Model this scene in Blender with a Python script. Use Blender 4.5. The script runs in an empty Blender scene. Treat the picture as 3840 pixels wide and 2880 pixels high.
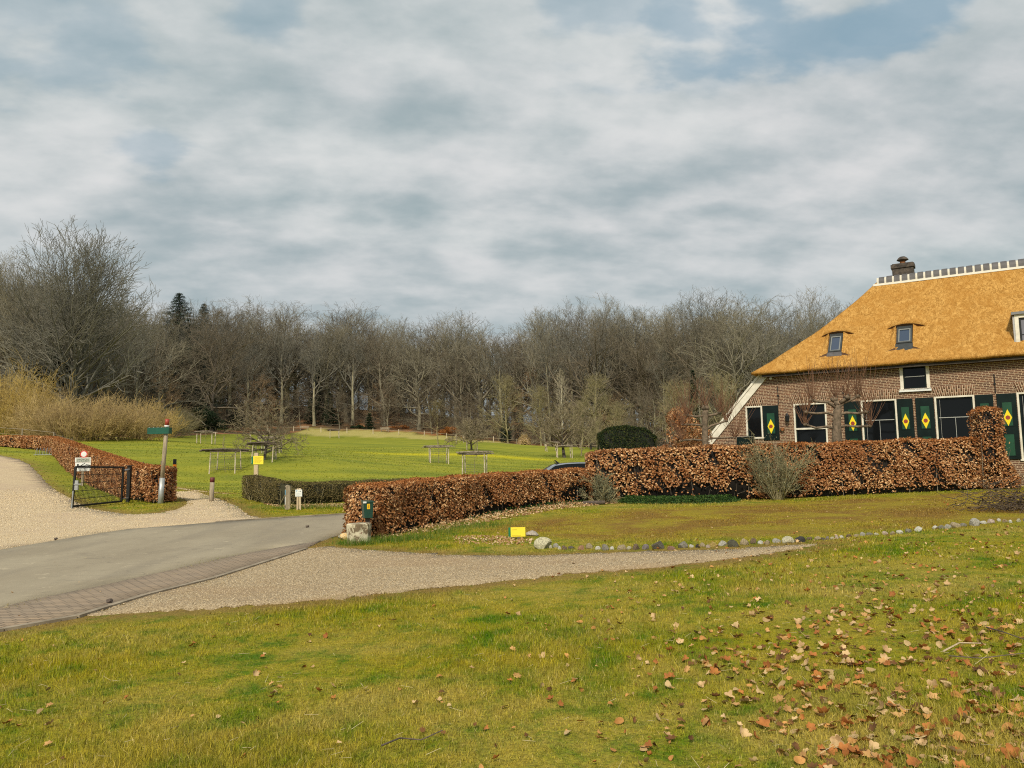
import bpy, math, random
import numpy as np
from mathutils import Vector, Matrix
from mathutils.geometry import delaunay_2d_cdt
R = math.radians
scene = bpy.context.scene
COL = scene.collection
# ------------------------------------------------------------------ camera
F = 2885.0; W0, H0 = 3840.0, 2880.0; EYE = 1.7
PITCH = math.atan(280 / F); ROLL = R(1.1)
r0_ = np.array((1., 0, 0)); u0_ = np.array((0, -math.sin(PITCH), math.cos(PITCH)))
CF = np.array((0, math.cos(PITCH), math.sin(PITCH)))
CR = math.cos(ROLL) * r0_ - math.sin(ROLL) * u0_
CU = math.sin(ROLL) * r0_ + math.cos(ROLL) * u0_
CAM = np.array((0, 0, EYE))
cd = bpy.data.cameras.new('camera'); cam = bpy.data.objects.new('camera', cd); COL.objects.link(cam)
cam.matrix_world = Matrix(((CR[0], CU[0], -CF[0], 0), (CR[1], CU[1], -CF[1], 0), (CR[2], CU[2], -CF[2], EYE), (0, 0, 0, 1)))
cd.sensor_width = 36; cd.lens = 36 * F / W0; cd.clip_end = 6000; cd.clip_start = 0.1
scene.camera = cam
scene.view_settings.view_transform = 'Standard'; scene.view_settings.look = 'None'
scene.view_settings.exposure = 0.0; scene.view_settings.gamma = 1.0
scene.cycles.max_bounces = 6; scene.cycles.diffuse_bounces = 3; scene.cycles.glossy_bounces = 2
scene.cycles.transparent_max_bounces = 8; scene.cycles.filter_width = 1.1; scene.cycles.use_denoising = False
scene.cycles.sample_clamp_indirect = 2.0; scene.cycles.sample_clamp_direct = 6.0
# ------------------------------------------------------------------ sun
SUN_AZ = math.atan2(-0.24, -0.97); SUN_EL = R(42)
sl = bpy.data.lights.new('sun', 'SUN'); sl.energy = 3.8; sl.angle = R(7); sl.color = (1.0, 0.90, 0.72)
so = bpy.data.objects.new('sun', sl); COL.objects.link(so)
sd = Vector((math.sin(SUN_AZ) * math.cos(SUN_EL), math.cos(SUN_AZ) * math.cos(SUN_EL), math.sin(SUN_EL)))
so.rotation_euler = sd.to_track_quat('Z', 'Y').to_euler(); so.location = (-30, -20, 60)
# ------------------------------------------------------------------ node helper
class NT:
    def __init__(s, tree): s.t = tree; s.n = tree.nodes; s.l = tree.links
    def node(s, typ, **kw):
        n = s.n.new(typ)
        for k, v in kw.items():
            if k.startswith('i_'):
                key = k[2:]; n.inputs[int(key) if key.isdigit() else key.replace('_', ' ')].default_value = v
            else: setattr(n, k, v)
        return n
    def link(s, a, b): s.l.new(a, b)
    def val(s, x, sock):
        if isinstance(x, (int, float, tuple, list)): sock.default_value = x
        else: s.l.new(x, sock)
    def math(s, op, a, b=0.0, c=None, clamp=False):
        n = s.n.new('ShaderNodeMath'); n.operation = op; n.use_clamp = clamp
        s.val(a, n.inputs[0]); s.val(b, n.inputs[1])
        if c is not None: s.val(c, n.inputs[2])
        return n.outputs[0]
    def mix(s, f, a, b, mode='MIX'):
        n = s.n.new('ShaderNodeMixRGB'); n.blend_type = mode
        s.val(f, n.inputs[0])
        for x, i in ((a, 1), (b, 2)):
            if isinstance(x, tuple) and len(x) == 3: x = x + (1,)
            s.val(x, n.inputs[i])
        return n.outputs[0]
    def noise(s, vec, scale, detail=4, rough=0.55, dist=0.0):
        n = s.n.new('ShaderNodeTexNoise'); n.inputs['Scale'].default_value = scale
        n.inputs['Detail'].default_value = detail; n.inputs['Roughness'].default_value = rough
        n.inputs['Distortion'].default_value = dist
        if vec is not None: s.l.new(vec, n.inputs['Vector'])
        return n.outputs['Fac']
    def ramp(s, f, lo, hi):
        n = s.n.new('ShaderNodeMapRange'); n.interpolation_type = 'SMOOTHSTEP'
        s.val(f, n.inputs[0]); n.inputs[1].default_value = lo; n.inputs[2].default_value = hi
        return n.outputs[0]
    def attr(s, name):
        n = s.n.new('ShaderNodeAttribute'); n.attribute_name = name; return n.outputs['Fac']
    def mapping(s, vec, scale=(1, 1, 1), loc=(0, 0, 0), rot=(0, 0, 0)):
        n = s.n.new('ShaderNodeMapping'); s.l.new(vec, n.inputs[0])
        n.inputs['Scale'].default_value = scale; n.inputs['Location'].default_value = loc; n.inputs['Rotation'].default_value = rot
        return n.outputs[0]
# ------------------------------------------------------------------ sky
world = bpy.data.worlds.new('World'); scene.world = world; world.use_nodes = True
t = NT(world.node_tree); t.n.clear()
tc = t.node('ShaderNodeTexCoord'); sep = t.node('ShaderNodeSeparateXYZ'); t.link(tc.outputs['Generated'], sep.inputs[0])
zz = t.math('MAXIMUM', sep.outputs[2], 0.0)
den = t.math('ADD', zz, 0.30)
cx = t.math('DIVIDE', sep.outputs[0], den); cy = t.math('DIVIDE', sep.outputs[1], den)
cmb = t.node('ShaderNodeCombineXYZ'); t.link(cx, cmb.inputs[0]); t.link(cy, cmb.inputs[1]); P = cmb.outputs[0]
sky = t.node('ShaderNodeTexSky', sky_type='NISHITA', sun_disc=False, sun_elevation=SUN_EL, sun_rotation=SUN_AZ % (2 * math.pi), air_density=1.2, dust_density=1.5)
skyc = t.mix(1.0, sky.outputs[0], (0.085, 0.085, 0.085), 'MULTIPLY')
Pr = t.mapping(P, (1, 1, 1), (3.1, 1.7, 0), (0, 0, R(-7)))
Ps = t.mapping(Pr, (0.85, 1.3, 1))
nb = t.noise(Ps, 1.9, 3, 0.5, 0.0)          # big masses
nm = t.noise(Ps, 5.6, 5, 0.5, 0.0)             # billows
nf = t.noise(t.mapping(Pr, (1, 1.3, 1), (9, 4, 0)), 10.5, 5, 0.55, 0.0)
s1 = t.math('ADD', t.math('MULTIPLY', nb, 0.38), t.math('MULTIPLY', nm, 0.40))
s1 = t.math('ADD', s1, t.math('MULTIPLY', nf, 0.20))
bl_ = t.noise(t.mapping(Pr, (1.0, 1.35, 1), (4, 7, 0)), 3.6, 3, 0.45); bl_ = t.math('SUBTRACT', 1.0, t.math('ABSOLUTE', t.math('MULTIPLY', t.math('SUBTRACT', bl_, 0.5), 5.0)))   # rounded puffs
s1 = t.math('ADD', s1, t.math('MULTIPLY', t.math('SUBTRACT', bl_, 0.45), 0.07))
bright = t.ramp(s1, 0.31, 0.68)
c1 = t.mix(bright, (0.34, 0.425, 0.45), (0.72, 0.735, 0.73))
lil = t.ramp(t.noise(t.mapping(Pr, (0.6, 0.9, 1), (2, 8, 0)), 1.3, 3), 0.42, 0.62)
c2 = t.mix(t.math('MULTIPLY', lil, 0.35), c1, t.mix(1.0, c1, (1.03, 0.97, 1.0), 'MULTIPLY'))
# hazy grey-teal towards the horizon
hz = t.math('SUBTRACT', 1.0, t.ramp(zz, 0.04, 0.34))
c3 = t.mix(t.math('MULTIPLY', hz, 0.45), c2, (0.385, 0.485, 0.51))
gap = t.ramp(t.math('ADD', t.math('MULTIPLY', t.noise(t.mapping(Pr, (0.8, 1.5, 1), (5.3, 2.2, 0)), 1.5, 5, 0.55, 0.4), 0.75), t.math('MULTIPLY', nm, 0.25)), 0.40, 0.30)
gapc = t.mix(0.9, skyc, (0.23, 0.385, 0.50))
# openings in the cloud seen in the photograph (directions in the sky)
def blob(cxy, rad, st):
    vm = t.node('ShaderNodeVectorMath', operation='DISTANCE'); t.link(P, vm.inputs[0]); vm.inputs[1].default_value = (cxy[0], cxy[1], 0)
    d = t.math('ADD', vm.outputs['Value'], t.math('MULTIPLY', t.math('SUBTRACT', nm, 0.5), rad * 4.5))
    n = t.n.new('ShaderNodeMapRange'); n.interpolation_type = 'SMOOTHSTEP'; t.link(d, n.inputs[0])
    n.inputs[1].default_value = rad; n.inputs[2].default_value = rad * 0.2; n.inputs[3].default_value = 0; n.inputs[4].default_value = st * .95
    return n.outputs[0]
def skyp(px, py):
    d = CF * F + CR * (px - 1920) - CU * (py - 1440); d = d / np.linalg.norm(d)
    return (d[0] / (max(d[2], 0) + 0.30), d[1] / (max(d[2], 0) + 0.30))
g = t.math('MULTIPLY', gap, 0.5)
for px, py, rad, st in ((2560, 110, .11, .6), (2860, 20, .15, .7), (3340, 100, .10, .7), (3470, 20, .11, .75), (3250, 180, .08, .4), (1010, 60, .07, .35), (530, 530, .08, .35), (250, 190, .15, .3), (2700, 230, .08, .25), (100, 60, .15, .25), (2350, -20, .14, .4)):
    g = t.math('MAXIMUM', g, blob(skyp(px, py), rad, st))
c4 = t.mix(g, c3, gapc)
bg = t.node('ShaderNodeBackground', i_Strength=1.0); t.link(c4, bg.inputs[0])
wo = t.node('ShaderNodeOutputWorld'); t.link(bg.outputs[0], wo.inputs[0])
# ------------------------------------------------------------------ projection helpers (a pixel of the photograph -> a place in the world)
def at(px, py, Y):
    d = CF * F + CR * (px - W0 / 2) - CU * (py - H0 / 2)
    return CAM + d * (Y / d[1])
def proj(p):
    v = np.asarray(p, float) - CAM
    z = v @ CF
    return (W0 / 2 + F * (v @ CR) / z, H0 / 2 - F * (v @ CU) / z)
# ------------------------------------------------------------------ terrain
ctl = [(0, 0, 0), (-8, 0, -.2), (8, 0, .42), (0, -20, 0), (-20, -10, -.3), (20, -10, .5), (-6, 9, -.15), (6, 8, .22), (0, 10, 0),
       (10, 15, .28), (0, 15, -.02), (-4, 17.5, -.06), (-10, 16, -.05), (-18.6, 28, .35), (3, 33, .07), (11, 36, .1), (18, 32, .15),
       (30, 36, .2), (22, 20, .5), (-25, 20, .1), (20, 60, .2), (40, 60, 0), (30, 110, 1.2), (60, 160, 3),
       (-30, 230, 15), (-90, 230, 20), (30, 230, 8), (80, 200, 5), (-110, 120, 12), (-110, 60, 5), (-30, 330, 18), (60, 330, 8),
       (-330, 600, 22), (330, 600, 10), (-330, 100, 16), (330, 100, 2), (330, -100, 0), (-330, -100, -2), (0, -100, -1), (0, 700, 16)]
for px, py, Y in [(600, 1890, 28), (500, 1905, 26.5), (1090, 1905, 27), (935, 1872, 31), (2500, 1885, 26.5), (2170, 1880, 26.5), (3640, 1835, 26.7),
                  (843, 1772, 61), (190, 1693, 70), (0, 1705, 62), (990, 1723, 65), (1015, 1698, 76), (772, 1665, 100), (953, 1656, 115),
                  (1254, 1643, 168), (1640, 1737, 80), (1782, 1778, 65), (1767, 1687, 110), (2065, 1693, 125), (2116, 1716, 105), (2192, 1682, 130),
                  (1725, 1660, 140), (1440, 1622, 185), (1141, 1615, 185), (1965, 1668, 162), (2100, 1683, 165), (700, 1612, 140), (500, 1648, 88), (300, 1662, 80)]:
    ctl.append(tuple(at(px, py, Y)))
ctl = np.array(ctl, float)
def _tpsk(r2): return 0.5 * r2 * np.log(r2 + 1e-9)
def _fit(c):
    n = len(c); d2 = ((c[:, None, :2] - c[None, :, :2]) ** 2).sum(-1)
    A = np.zeros((n + 3, n + 3)); A[:n, :n] = _tpsk(d2) + np.eye(n) * 2.0
    A[:n, n] = 1; A[:n, n + 1:] = c[:, :2]; A[n, :n] = 1; A[n + 1:, :n] = c[:, :2].T
    b = np.zeros(n + 3); b[:n] = c[:, 2]
    return np.linalg.solve(A, b)
_w = _fit(ctl)
def gz(x, y):
    x = np.asarray(x, float); y = np.asarray(y, float); sh = np.broadcast(x, y).shape
    xf = np.broadcast_to(x, sh).ravel(); yf = np.broadcast_to(y, sh).ravel(); out = np.empty(len(xf))
    n = len(ctl)
    for i in range(0, len(xf), 200000):
        a = xf[i:i + 200000]; b = yf[i:i + 200000]
        d2 = (a[:, None] - ctl[None, :, 0]) ** 2 + (b[:, None] - ctl[None, :, 1]) ** 2
        out[i:i + 200000] = _tpsk(d2) @ _w[:n] + _w[n] + _w[n + 1] * a + _w[n + 2] * b
    return out.reshape(sh)
def g1(x, y): return float(gz(x, y))
def gp(px, py, y0=2.0, y1=260.0):
    """where the line of sight through this pixel meets the ground"""
    ys = np.geomspace(y0, y1, 900); d = CF * F + CR * (px - W0 / 2) - CU * (py - H0 / 2); d = d / d[1]
    pts = CAM[None] + d[None] * ys[:, None]
    h = pts[:, 2] - gz(pts[:, 0], pts[:, 1]); k = np.argmax(h < 0)
    if h[k] >= 0: k = len(ys) - 1
    if k == 0: return pts[0]
    f = h[k - 1] / (h[k - 1] - h[k]); p = pts[k - 1] * (1 - f) + pts[k] * f
    p[2] = g1(p[0], p[1]); return p
def gy(px, Y):
    """ground point at depth Y under image column px"""
    py = 1700.
    for _ in range(5):
        p = at(px, py, Y); z = g1(p[0], Y); py = proj((p[0], Y, z))[1]
    return np.array((p[0], Y, z))
# ------------------------------------------------------------------ object helpers
def tag(o, label=None, cat=None, group=None, kind=None):
    for k, v in (('label', label), ('category', cat), ('group', group), ('kind', kind)):
        if v: o[k] = v
    return o
def empty(name, loc, rz=0.0, label=None, cat=None, group=None):
    o = bpy.data.objects.new(name, None); COL.objects.link(o); o.location = [float(c) for c in loc]; o.rotation_euler = (0, 0, rz)
    o.empty_display_size = 0.2
    return tag(o, label, cat, group)
def link(name, me, m, parent=None):
    if m is not None and not me.materials: me.materials.append(m)
    o = bpy.data.objects.new(name, me); COL.objects.link(o)
    if parent is not None: o.parent = parent
    return o
def npmesh(name, V, Fc, smooth=False, attrs=None):
    """V (n,3), Fc (m,k) int faces of one size, or a list of such arrays"""
    me = bpy.data.meshes.new(name); V = np.asarray(V, np.float32)
    Fs = Fc if isinstance(Fc, list) else [Fc]
    Fs = [np.asarray(f, np.int32) for f in Fs if len(f)]
    me.vertices.add(len(V)); me.vertices.foreach_set('co', V.ravel())
    loops = np.concatenate([f.ravel() for f in Fs]); sizes = np.concatenate([np.full(len(f), f.shape[1], np.int32) for f in Fs])
    me.loops.add(len(loops)); me.loops.foreach_set('vertex_index', loops)
    me.polygons.add(len(sizes)); st = np.concatenate(([0], np.cumsum(sizes)[:-1])).astype(np.int32)
    me.polygons.foreach_set('loop_start', st)
    if smooth: me.polygons.foreach_set('use_smooth', np.ones(len(sizes), bool))
    me.update(calc_edges=True)
    for k, v in (attrs or {}).items():
        a = me.attributes.new(k, 'FLOAT', 'POINT'); a.data.foreach_set('value', np.asarray(v, np.float32))
    return me
class MB:
    def __init__(s): s.v = []; s.f = []
    def add(s, vs, fs):
        b = len(s.v); s.v += [tuple(float(c) for c in v) for v in vs]; s.f += [tuple(b + i for i in f) for f in fs]; return s
    def box(s, x0, x1, y0, y1, z0, z1, M=None):
        vs = [Vector(p) for p in ((x0, y0, z0), (x1, y0, z0), (x1, y1, z0), (x0, y1, z0), (x0, y0, z1), (x1, y0, z1), (x1, y1, z1), (x0, y1, z1))]
        if M is not None: vs = [M @ v for v in vs]
        return s.add(vs, [(0, 3, 2, 1), (4, 5, 6, 7), (0, 1, 5, 4), (1, 2, 6, 5), (2, 3, 7, 6), (3, 0, 4, 7)])
    def prism(s, pts, a, b, axis='y'):
        """2D outline extruded along an axis: pts in (x,z) for y, (x,y) for z, (y,z) for x"""
        n = len(pts); mk = {'y': lambda p, c: (p[0], c, p[1]), 'z': lambda p, c: (p[0], p[1], c), 'x': lambda p, c: (c, p[0], p[1])}[axis]
        vs = [mk(p, a) for p in pts] + [mk(p, b) for p in pts]
        return s.add(vs, [tuple(range(n))[::-1], tuple(range(n, 2 * n))] + [(i, (i + 1) % n, n + (i + 1) % n, n + i) for i in range(n)])
    def tube(s, pts, rad, n=8, cap=True):
        pts = [Vector(p) for p in pts]; rad = list(rad) if hasattr(rad, '__len__') else [rad] * len(pts); rings = []
        for i, p in enumerate(pts):
            d = (pts[min(i + 1, len(pts) - 1)] - pts[max(i - 1, 0)]).normalized()
            a = d.orthogonal().normalized() if i == 0 else (a - d * a.dot(d)).normalized()
            b = d.cross(a); rings.append([p + (a * math.cos(2 * math.pi * k / n) + b * math.sin(2 * math.pi * k / n)) * rad[i] for k in range(n)])
        vs = [v for r in rings for v in r]; fs = []
        for i in range(len(pts) - 1):
            for k in range(n): fs.append((i * n + k, i * n + (k + 1) % n, (i + 1) * n + (k + 1) % n, (i + 1) * n + k))
        if cap: fs += [tuple(range(n))[::-1], tuple((len(pts) - 1) * n + k for k in range(n))]
        return s.add(vs, fs)
    def lathe(s, prof, c=(0, 0, 0), n=20):
        vs = [(c[0] + r * math.cos(2 * math.pi * k / n), c[1] + r * math.sin(2 * math.pi * k / n), c[2] + z) for r, z in prof for k in range(n)]
        fs = [(i * n + k, i * n + (k + 1) % n, (i + 1) * n + (k + 1) % n, (i + 1) * n + k) for i in range(len(prof) - 1) for k in range(n)]
        fs += [tuple(range(n))[::-1], tuple((len(prof) - 1) * n + k for k in range(n))]
        return s.add(vs, fs)
    def build(s, name, m, parent=None, smooth=False, bevel=0.0):
        me = bpy.data.meshes.new(name); me.from_pydata(s.v, [], s.f); me.update()
        if smooth:
            me.polygons.foreach_set('use_smooth', np.ones(len(me.polygons), bool))
        o = link(name, me, m, parent)
        if bevel:
            b = o.modifiers.new('bevel', 'BEVEL'); b.width = bevel; b.segments = 2; b.limit_method = 'ANGLE'; b.angle_limit = R(40)
        return o
def lettering(name, txt, size, m, parent, loc, rot, align='CENTER', depth=0.0015, sx=1.0):
    cu = bpy.data.curves.new(name, 'FONT'); cu.body = txt; cu.size = size; cu.extrude = depth; cu.align_x = align; cu.align_y = 'CENTER'; cu.resolution_u = 3
    tmp = bpy.data.objects.new(name, cu); COL.objects.link(tmp); dg = bpy.context.evaluated_depsgraph_get(); dg.update()
    me = bpy.data.meshes.new_from_object(tmp.evaluated_get(dg)); bpy.data.objects.remove(tmp); bpy.data.curves.remove(cu)
    me.name = name; me.materials.clear(); o = link(name, me, m, parent); o.location = loc; o.rotation_euler = rot; o.scale = (sx, 1, 1); return o
# ------------------------------------------------------------------ materials
def material(name):
    m = bpy.data.materials.new(name); m.use_nodes = True; t = NT(m.node_tree)
    return m, t, t.n['Principled BSDF']
def plain(name, col, rough=0.6, var=0.25, scale=6.0, col2=None, metal=0.0, bump=0.0, bscale=40.0, stretch=(1, 1, 1), spec=0.5, coat=0.0):
    m, t, b = material(name); tc = t.node('ShaderNodeTexCoord'); v = t.mapping(tc.outputs['Object'], stretch)
    n = t.noise(v, scale, 5, 0.6); f = t.ramp(n, 0.3, 0.7)
    a = tuple(c * (1 - var) for c in col) if col2 is None else col2
    t.link(t.mix(f, a, tuple(min(1, c * (1 + var * .6)) for c in col)), b.inputs['Base Color'])
    b.inputs['Roughness'].default_value = rough; b.inputs['Metallic'].default_value = metal; b.inputs['Specular IOR Level'].default_value = spec
    b.inputs['Coat Weight'].default_value = coat
    if bump:
        bn = t.node('ShaderNodeBump', i_Strength=bump, i_Distance=0.02); t.link(t.noise(v, bscale, 4, 0.6), bn.inputs['Height']); t.link(bn.outputs[0], b.inputs['Normal'])
    return m
def leafmat(name, c1, c2, c3, rough=0.6, trans=0.25, patch=None):
    """leaf colour varies leaf by leaf with the rnd attribute"""
    m, t, b = material(name); r = t.attr('rnd'); tc = t.node('ShaderNodeNewGeometry')
    col = t.mix(t.ramp(r, 0.0, 0.5), c1, c2); col = t.mix(t.ramp(r, 0.5, 1.0), col, c3)
    if patch:
        n = t.ramp(t.noise(tc.outputs['Position'], 0.9, 3), 0.35, 0.65); col = t.mix(t.math('MULTIPLY', n, 0.6), col, patch)
    t.link(col, b.inputs['Base Color']); b.inputs['Roughness'].default_value = rough; b.inputs['Specular IOR Level'].default_value = 0.12
    if trans:
        tr = t.node('ShaderNodeBsdfTranslucent'); t.link(col, tr.inputs[0]); ms = t.node('ShaderNodeMixShader', i_0=trans)
        t.link(b.outputs[0], ms.inputs[1]); t.link(tr.outputs[0], ms.inputs[2]); t.link(ms.outputs[0], t.n['Material Output'].inputs[0])
    return m
M = {}
M['bark'] = plain('bark', (0.22, 0.20, 0.14), 0.9, 0.4, 1.2, bump=.4)
M['bark_pale'] = plain('bark_pale', (0.33, 0.30, 0.195), 0.9, 0.35, 1.0, bump=.3)
M['bark_dark'] = plain('bark_dark', (0.085, 0.07, 0.055), 0.9, 0.4, 3, bump=.5)
M['twig'] = plain('twig', (0.25, 0.225, 0.16), 0.9, 0.25, 0.3)
M['twig_brown'] = plain('twig_brown', (0.16, 0.13, 0.09), 0.9, 0.25, 0.3)
M['twig_olive'] = plain('twig_olive', (0.29, 0.25, 0.13), 0.9, 0.3, 0.3)
M['twig_grey'] = plain('twig_grey', (0.19, 0.18, 0.145), 0.9, 0.25, 0.3)
M['willow'] = plain('willow', (0.46, 0.34, 0.14), 0.8, 0.3, 0.5, (0.30, 0.21, 0.10))
M['willow_yellow'] = plain('willow_yellow', (0.50, 0.36, 0.09), 0.8, 0.3, 0.5, (0.36, 0.25, 0.08))
M['red_twig'] = plain('red_twig', (0.19, 0.095, 0.05), 0.8, 0.3, 3)
M['lime_bark'] = plain('lime_bark', (0.17, 0.125, 0.085), 0.9, 0.5, 7, (0.07, 0.055, 0.035), bump=.8, bscale=30)
M['white_paint'] = plain('white_paint', (0.74, 0.70, 0.60), 0.5, 0.12, 3, (0.60, 0.56, 0.46))
M['dark_green'] = plain('dark_green', (0.005, 0.013, 0.012), 0.35, 0.3, 3, spec=.25)
M['shutter_green'] = plain('shutter_green', (0.008, 0.062, 0.03), 0.4, 0.2, 4)
M['yellow_paint'] = plain('yellow_paint', (0.85, 0.66, 0.012), 0.45, 0.05, 5)
M['red_paint'] = plain('red_paint', (0.30, 0.045, 0.022), 0.5, 0.15, 8)
M['black_metal'] = plain('black_metal', (0.012, 0.013, 0.014), 0.4, 0.3, 8)
M['zinc'] = plain('zinc', (0.42, 0.44, 0.44), 0.45, 0.15, 9, metal=.4)
M['lead'] = plain('lead', (0.22, 0.22, 0.23), 0.6, 0.2, 4)
M['guard_post'] = plain('guard_post', (0.56, 0.49, 0.36), 0.85, 0.25, 3, (0.36, 0.30, 0.22))
M['post_wood'] = plain('post_wood', (0.36, 0.30, 0.215), 0.85, 0.3, 6, (0.24, 0.195, 0.13), stretch=(6, 6, .6), bump=.5, bscale=30)
M['pale_wood'] = plain('pale_wood', (0.56, 0.45, 0.30), 0.85, 0.25, 5, (0.42, 0.32, 0.2), stretch=(6, 6, .6), bump=.4)
M['log_wood'] = plain('log_wood', (0.27, 0.225, 0.17), 0.9, 0.4, 6, (0.10, 0.08, 0.06), bump=.5)
M['log_dark'] = plain('log_dark', (0.12, 0.09, 0.07), 0.9, 0.4, 6, (0.05, 0.04, 0.035), bump=.5)
M['wire'] = plain('wire', (0.16, 0.16, 0.15), 0.6, 0.1, 5)
M['sign_white'] = plain('sign_white', (0.74, 0.76, 0.74), 0.4, 0.05, 6)
M['sign_grey'] = plain('sign_grey', (0.45, 0.49, 0.42), 0.4, 0.05, 6)
M['sign_yellow'] = plain('sign_yellow', (0.92, 0.74, 0.05), 0.45, 0.03, 6)
M['sign_green'] = plain('sign_green', (0.01, 0.17, 0.07), 0.45, 0.1, 6)
M['sign_red'] = plain('sign_red', (0.62, 0.03, 0.03), 0.4, 0.05, 6)
M['sign_blue'] = plain('sign_blue', (0.10, 0.35, 0.55), 0.45, 0.05, 6)
M['ink'] = plain('ink', (0.02, 0.02, 0.022), 0.6, 0.1, 6)
M['faint_ink'] = plain('faint_ink', (0.42, 0.47, 0.47), 0.6, 0.1, 6)
M['ochre_ink'] = plain('ochre_ink', (0.50, 0.40, 0.03), 0.6, 0.1, 6)
M['teal_green'] = plain('teal_green', (0.008, 0.085, 0.055), 0.4, 0.15, 6)
M['box_green'] = plain('box_green', (0.010, 0.052, 0.036), 0.35, 0.15, 9, coat=.2)
M['orange_glow'] = plain('reflector_orange', (0.85, 0.25, 0.01), 0.3, 0.1, 6)
M['terracotta'] = plain('terracotta', (0.42, 0.17, 0.07), 0.8, 0.2, 9)
M['mortar'] = plain('mortar', (0.60, 0.57, 0.49), 0.8, 0.15, 9, (0.6, 0.56, 0.46))
M['slate_tile'] = plain('slate_tile', (0.095, 0.09, 0.092), 0.6, 0.25, 3)
M['soot_brick'] = plain('soot_brick', (0.085, 0.068, 0.055), 0.9, 0.45, 5, (0.025, 0.022, 0.02), bump=.7, bscale=20)
M['soffit'] = plain('soffit', (0.05, 0.04, 0.03), 0.8, 0.2, 3)
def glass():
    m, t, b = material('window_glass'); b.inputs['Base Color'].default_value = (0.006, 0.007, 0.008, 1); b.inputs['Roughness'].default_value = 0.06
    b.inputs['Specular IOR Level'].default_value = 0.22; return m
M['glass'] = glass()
# ------------------------------------------------------------------ ground colour, shared by the ground sheet and the grass
def pip(poly, x, y):
    poly = np.asarray(poly)[:, :2]; ins = np.zeros(x.shape, bool); n = len(poly)
    for i in range(n):
        x1, y1 = poly[i]; x2, y2 = poly[(i + 1) % n]
        c = ((y1 > y) != (y2 > y)); 
        with np.errstate(divide='ignore', invalid='ignore'): xi = (x2 - x1) * (y - y1) / (y2 - y1) + x1
        ins ^= c & (x < xi)
    return ins
def pdist(path, x, y):
    """distance to a polyline"""
    path = np.asarray(path)[:, :2]; best = np.full(x.shape, 1e9)
    for i in range(len(path) - 1):
        a = path[i]; b = path[i + 1]; ab = b - a; L2 = (ab ** 2).sum()
        tt = np.clip(((x - a[0]) * ab[0] + (y - a[1]) * ab[1]) / L2, 0, 1)
        best = np.minimum(best, np.hypot(x - a[0] - tt * ab[0], y - a[1] - tt * ab[1]))
    return best
def sst(v, a, b): q = np.clip((v - a) / (b - a), 0, 1); return q * q * (3 - 2 * q)
GP = lambda pts: [gp(*p)[:2] for p in pts]
far_edge = GP([(-900, 2200), (-300, 2108), (0, 2065), (285, 2016), (475, 1987), (804, 1961), (1038, 1946), (1180, 1937), (1304, 1930)])
near_edge = GP([(1278, 2006), (1203, 2031), (1139, 2060), (1013, 2101), (791, 2171), (538, 2234), (272, 2316), (0, 2364), (-500, 2450), (-1500, 2640)])
brick_edge = GP([(1180, 2036), (1076, 2052), (930, 2078), (797, 2107), (600, 2152), (380, 2202), (180, 2243), (0, 2285), (-500, 2385), (-1500, 2580)])
ROAD = [(-32, 17.0)] + far_edge + [(-2.4, 29.0), (3.5, 37), (13, 48), (17, 44), (6.5, 31.8), (2.0, 28.2), (-2.2, 21.8)] + near_edge[:3] + brick_edge[1:] + [(-32, 6.0)]
BRICK = near_edge[1:] + brick_edge[::-1]
GRAVEL = [(-34, 17.2)] + far_edge[1:8] + GP([(987, 1944), (937, 1935), (905, 1913), (886, 1899), (854, 1886), (791, 1864), (728, 1842), (655, 1826)]) + [(-13.6, 37), (-17, 42), (-18.4, 41), (-15.5, 35.5)] + \
    GP([(640, 1848), (665, 1866), (703, 1880), (699, 1894), (665, 1911), (601, 1925), (506, 1931), (430, 1924), (380, 1916), (316, 1904), (278, 1880), (234, 1854), (190, 1823), (146, 1778), (108, 1740), (63, 1722), (0, 1708), (-200, 1695)]) + [(-60, 66), (-60, 40)]
DRIVE = GP([(1139, 2061), (1215, 2052), (1562, 2076), (1750, 2086), (1996, 2085), (2400, 2072), (2689, 2063), (2870, 2053), (3062, 2040), (3051, 2048), (2942, 2068), (2762, 2093), (2635, 2111), (2400, 2133), (2193, 2147), (1971, 2171), (1750, 2196), (1450, 2226), (1193, 2252), (1085, 2263), (760, 2284), (542, 2298), (325, 2309), (538, 2235), (791, 2172), (1013, 2102)])
MEADOW_FAR = [gy(px, Y)[:2] for px, Y in ((-300, 95), (0, 93), (200, 90), (420, 98), (560, 120), (700, 146), (900, 176), (1141, 187), (1440, 187), (1700, 180), (1965, 168), (2200, 165), (2600, 160), (3400, 150), (4200, 150))]
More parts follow.
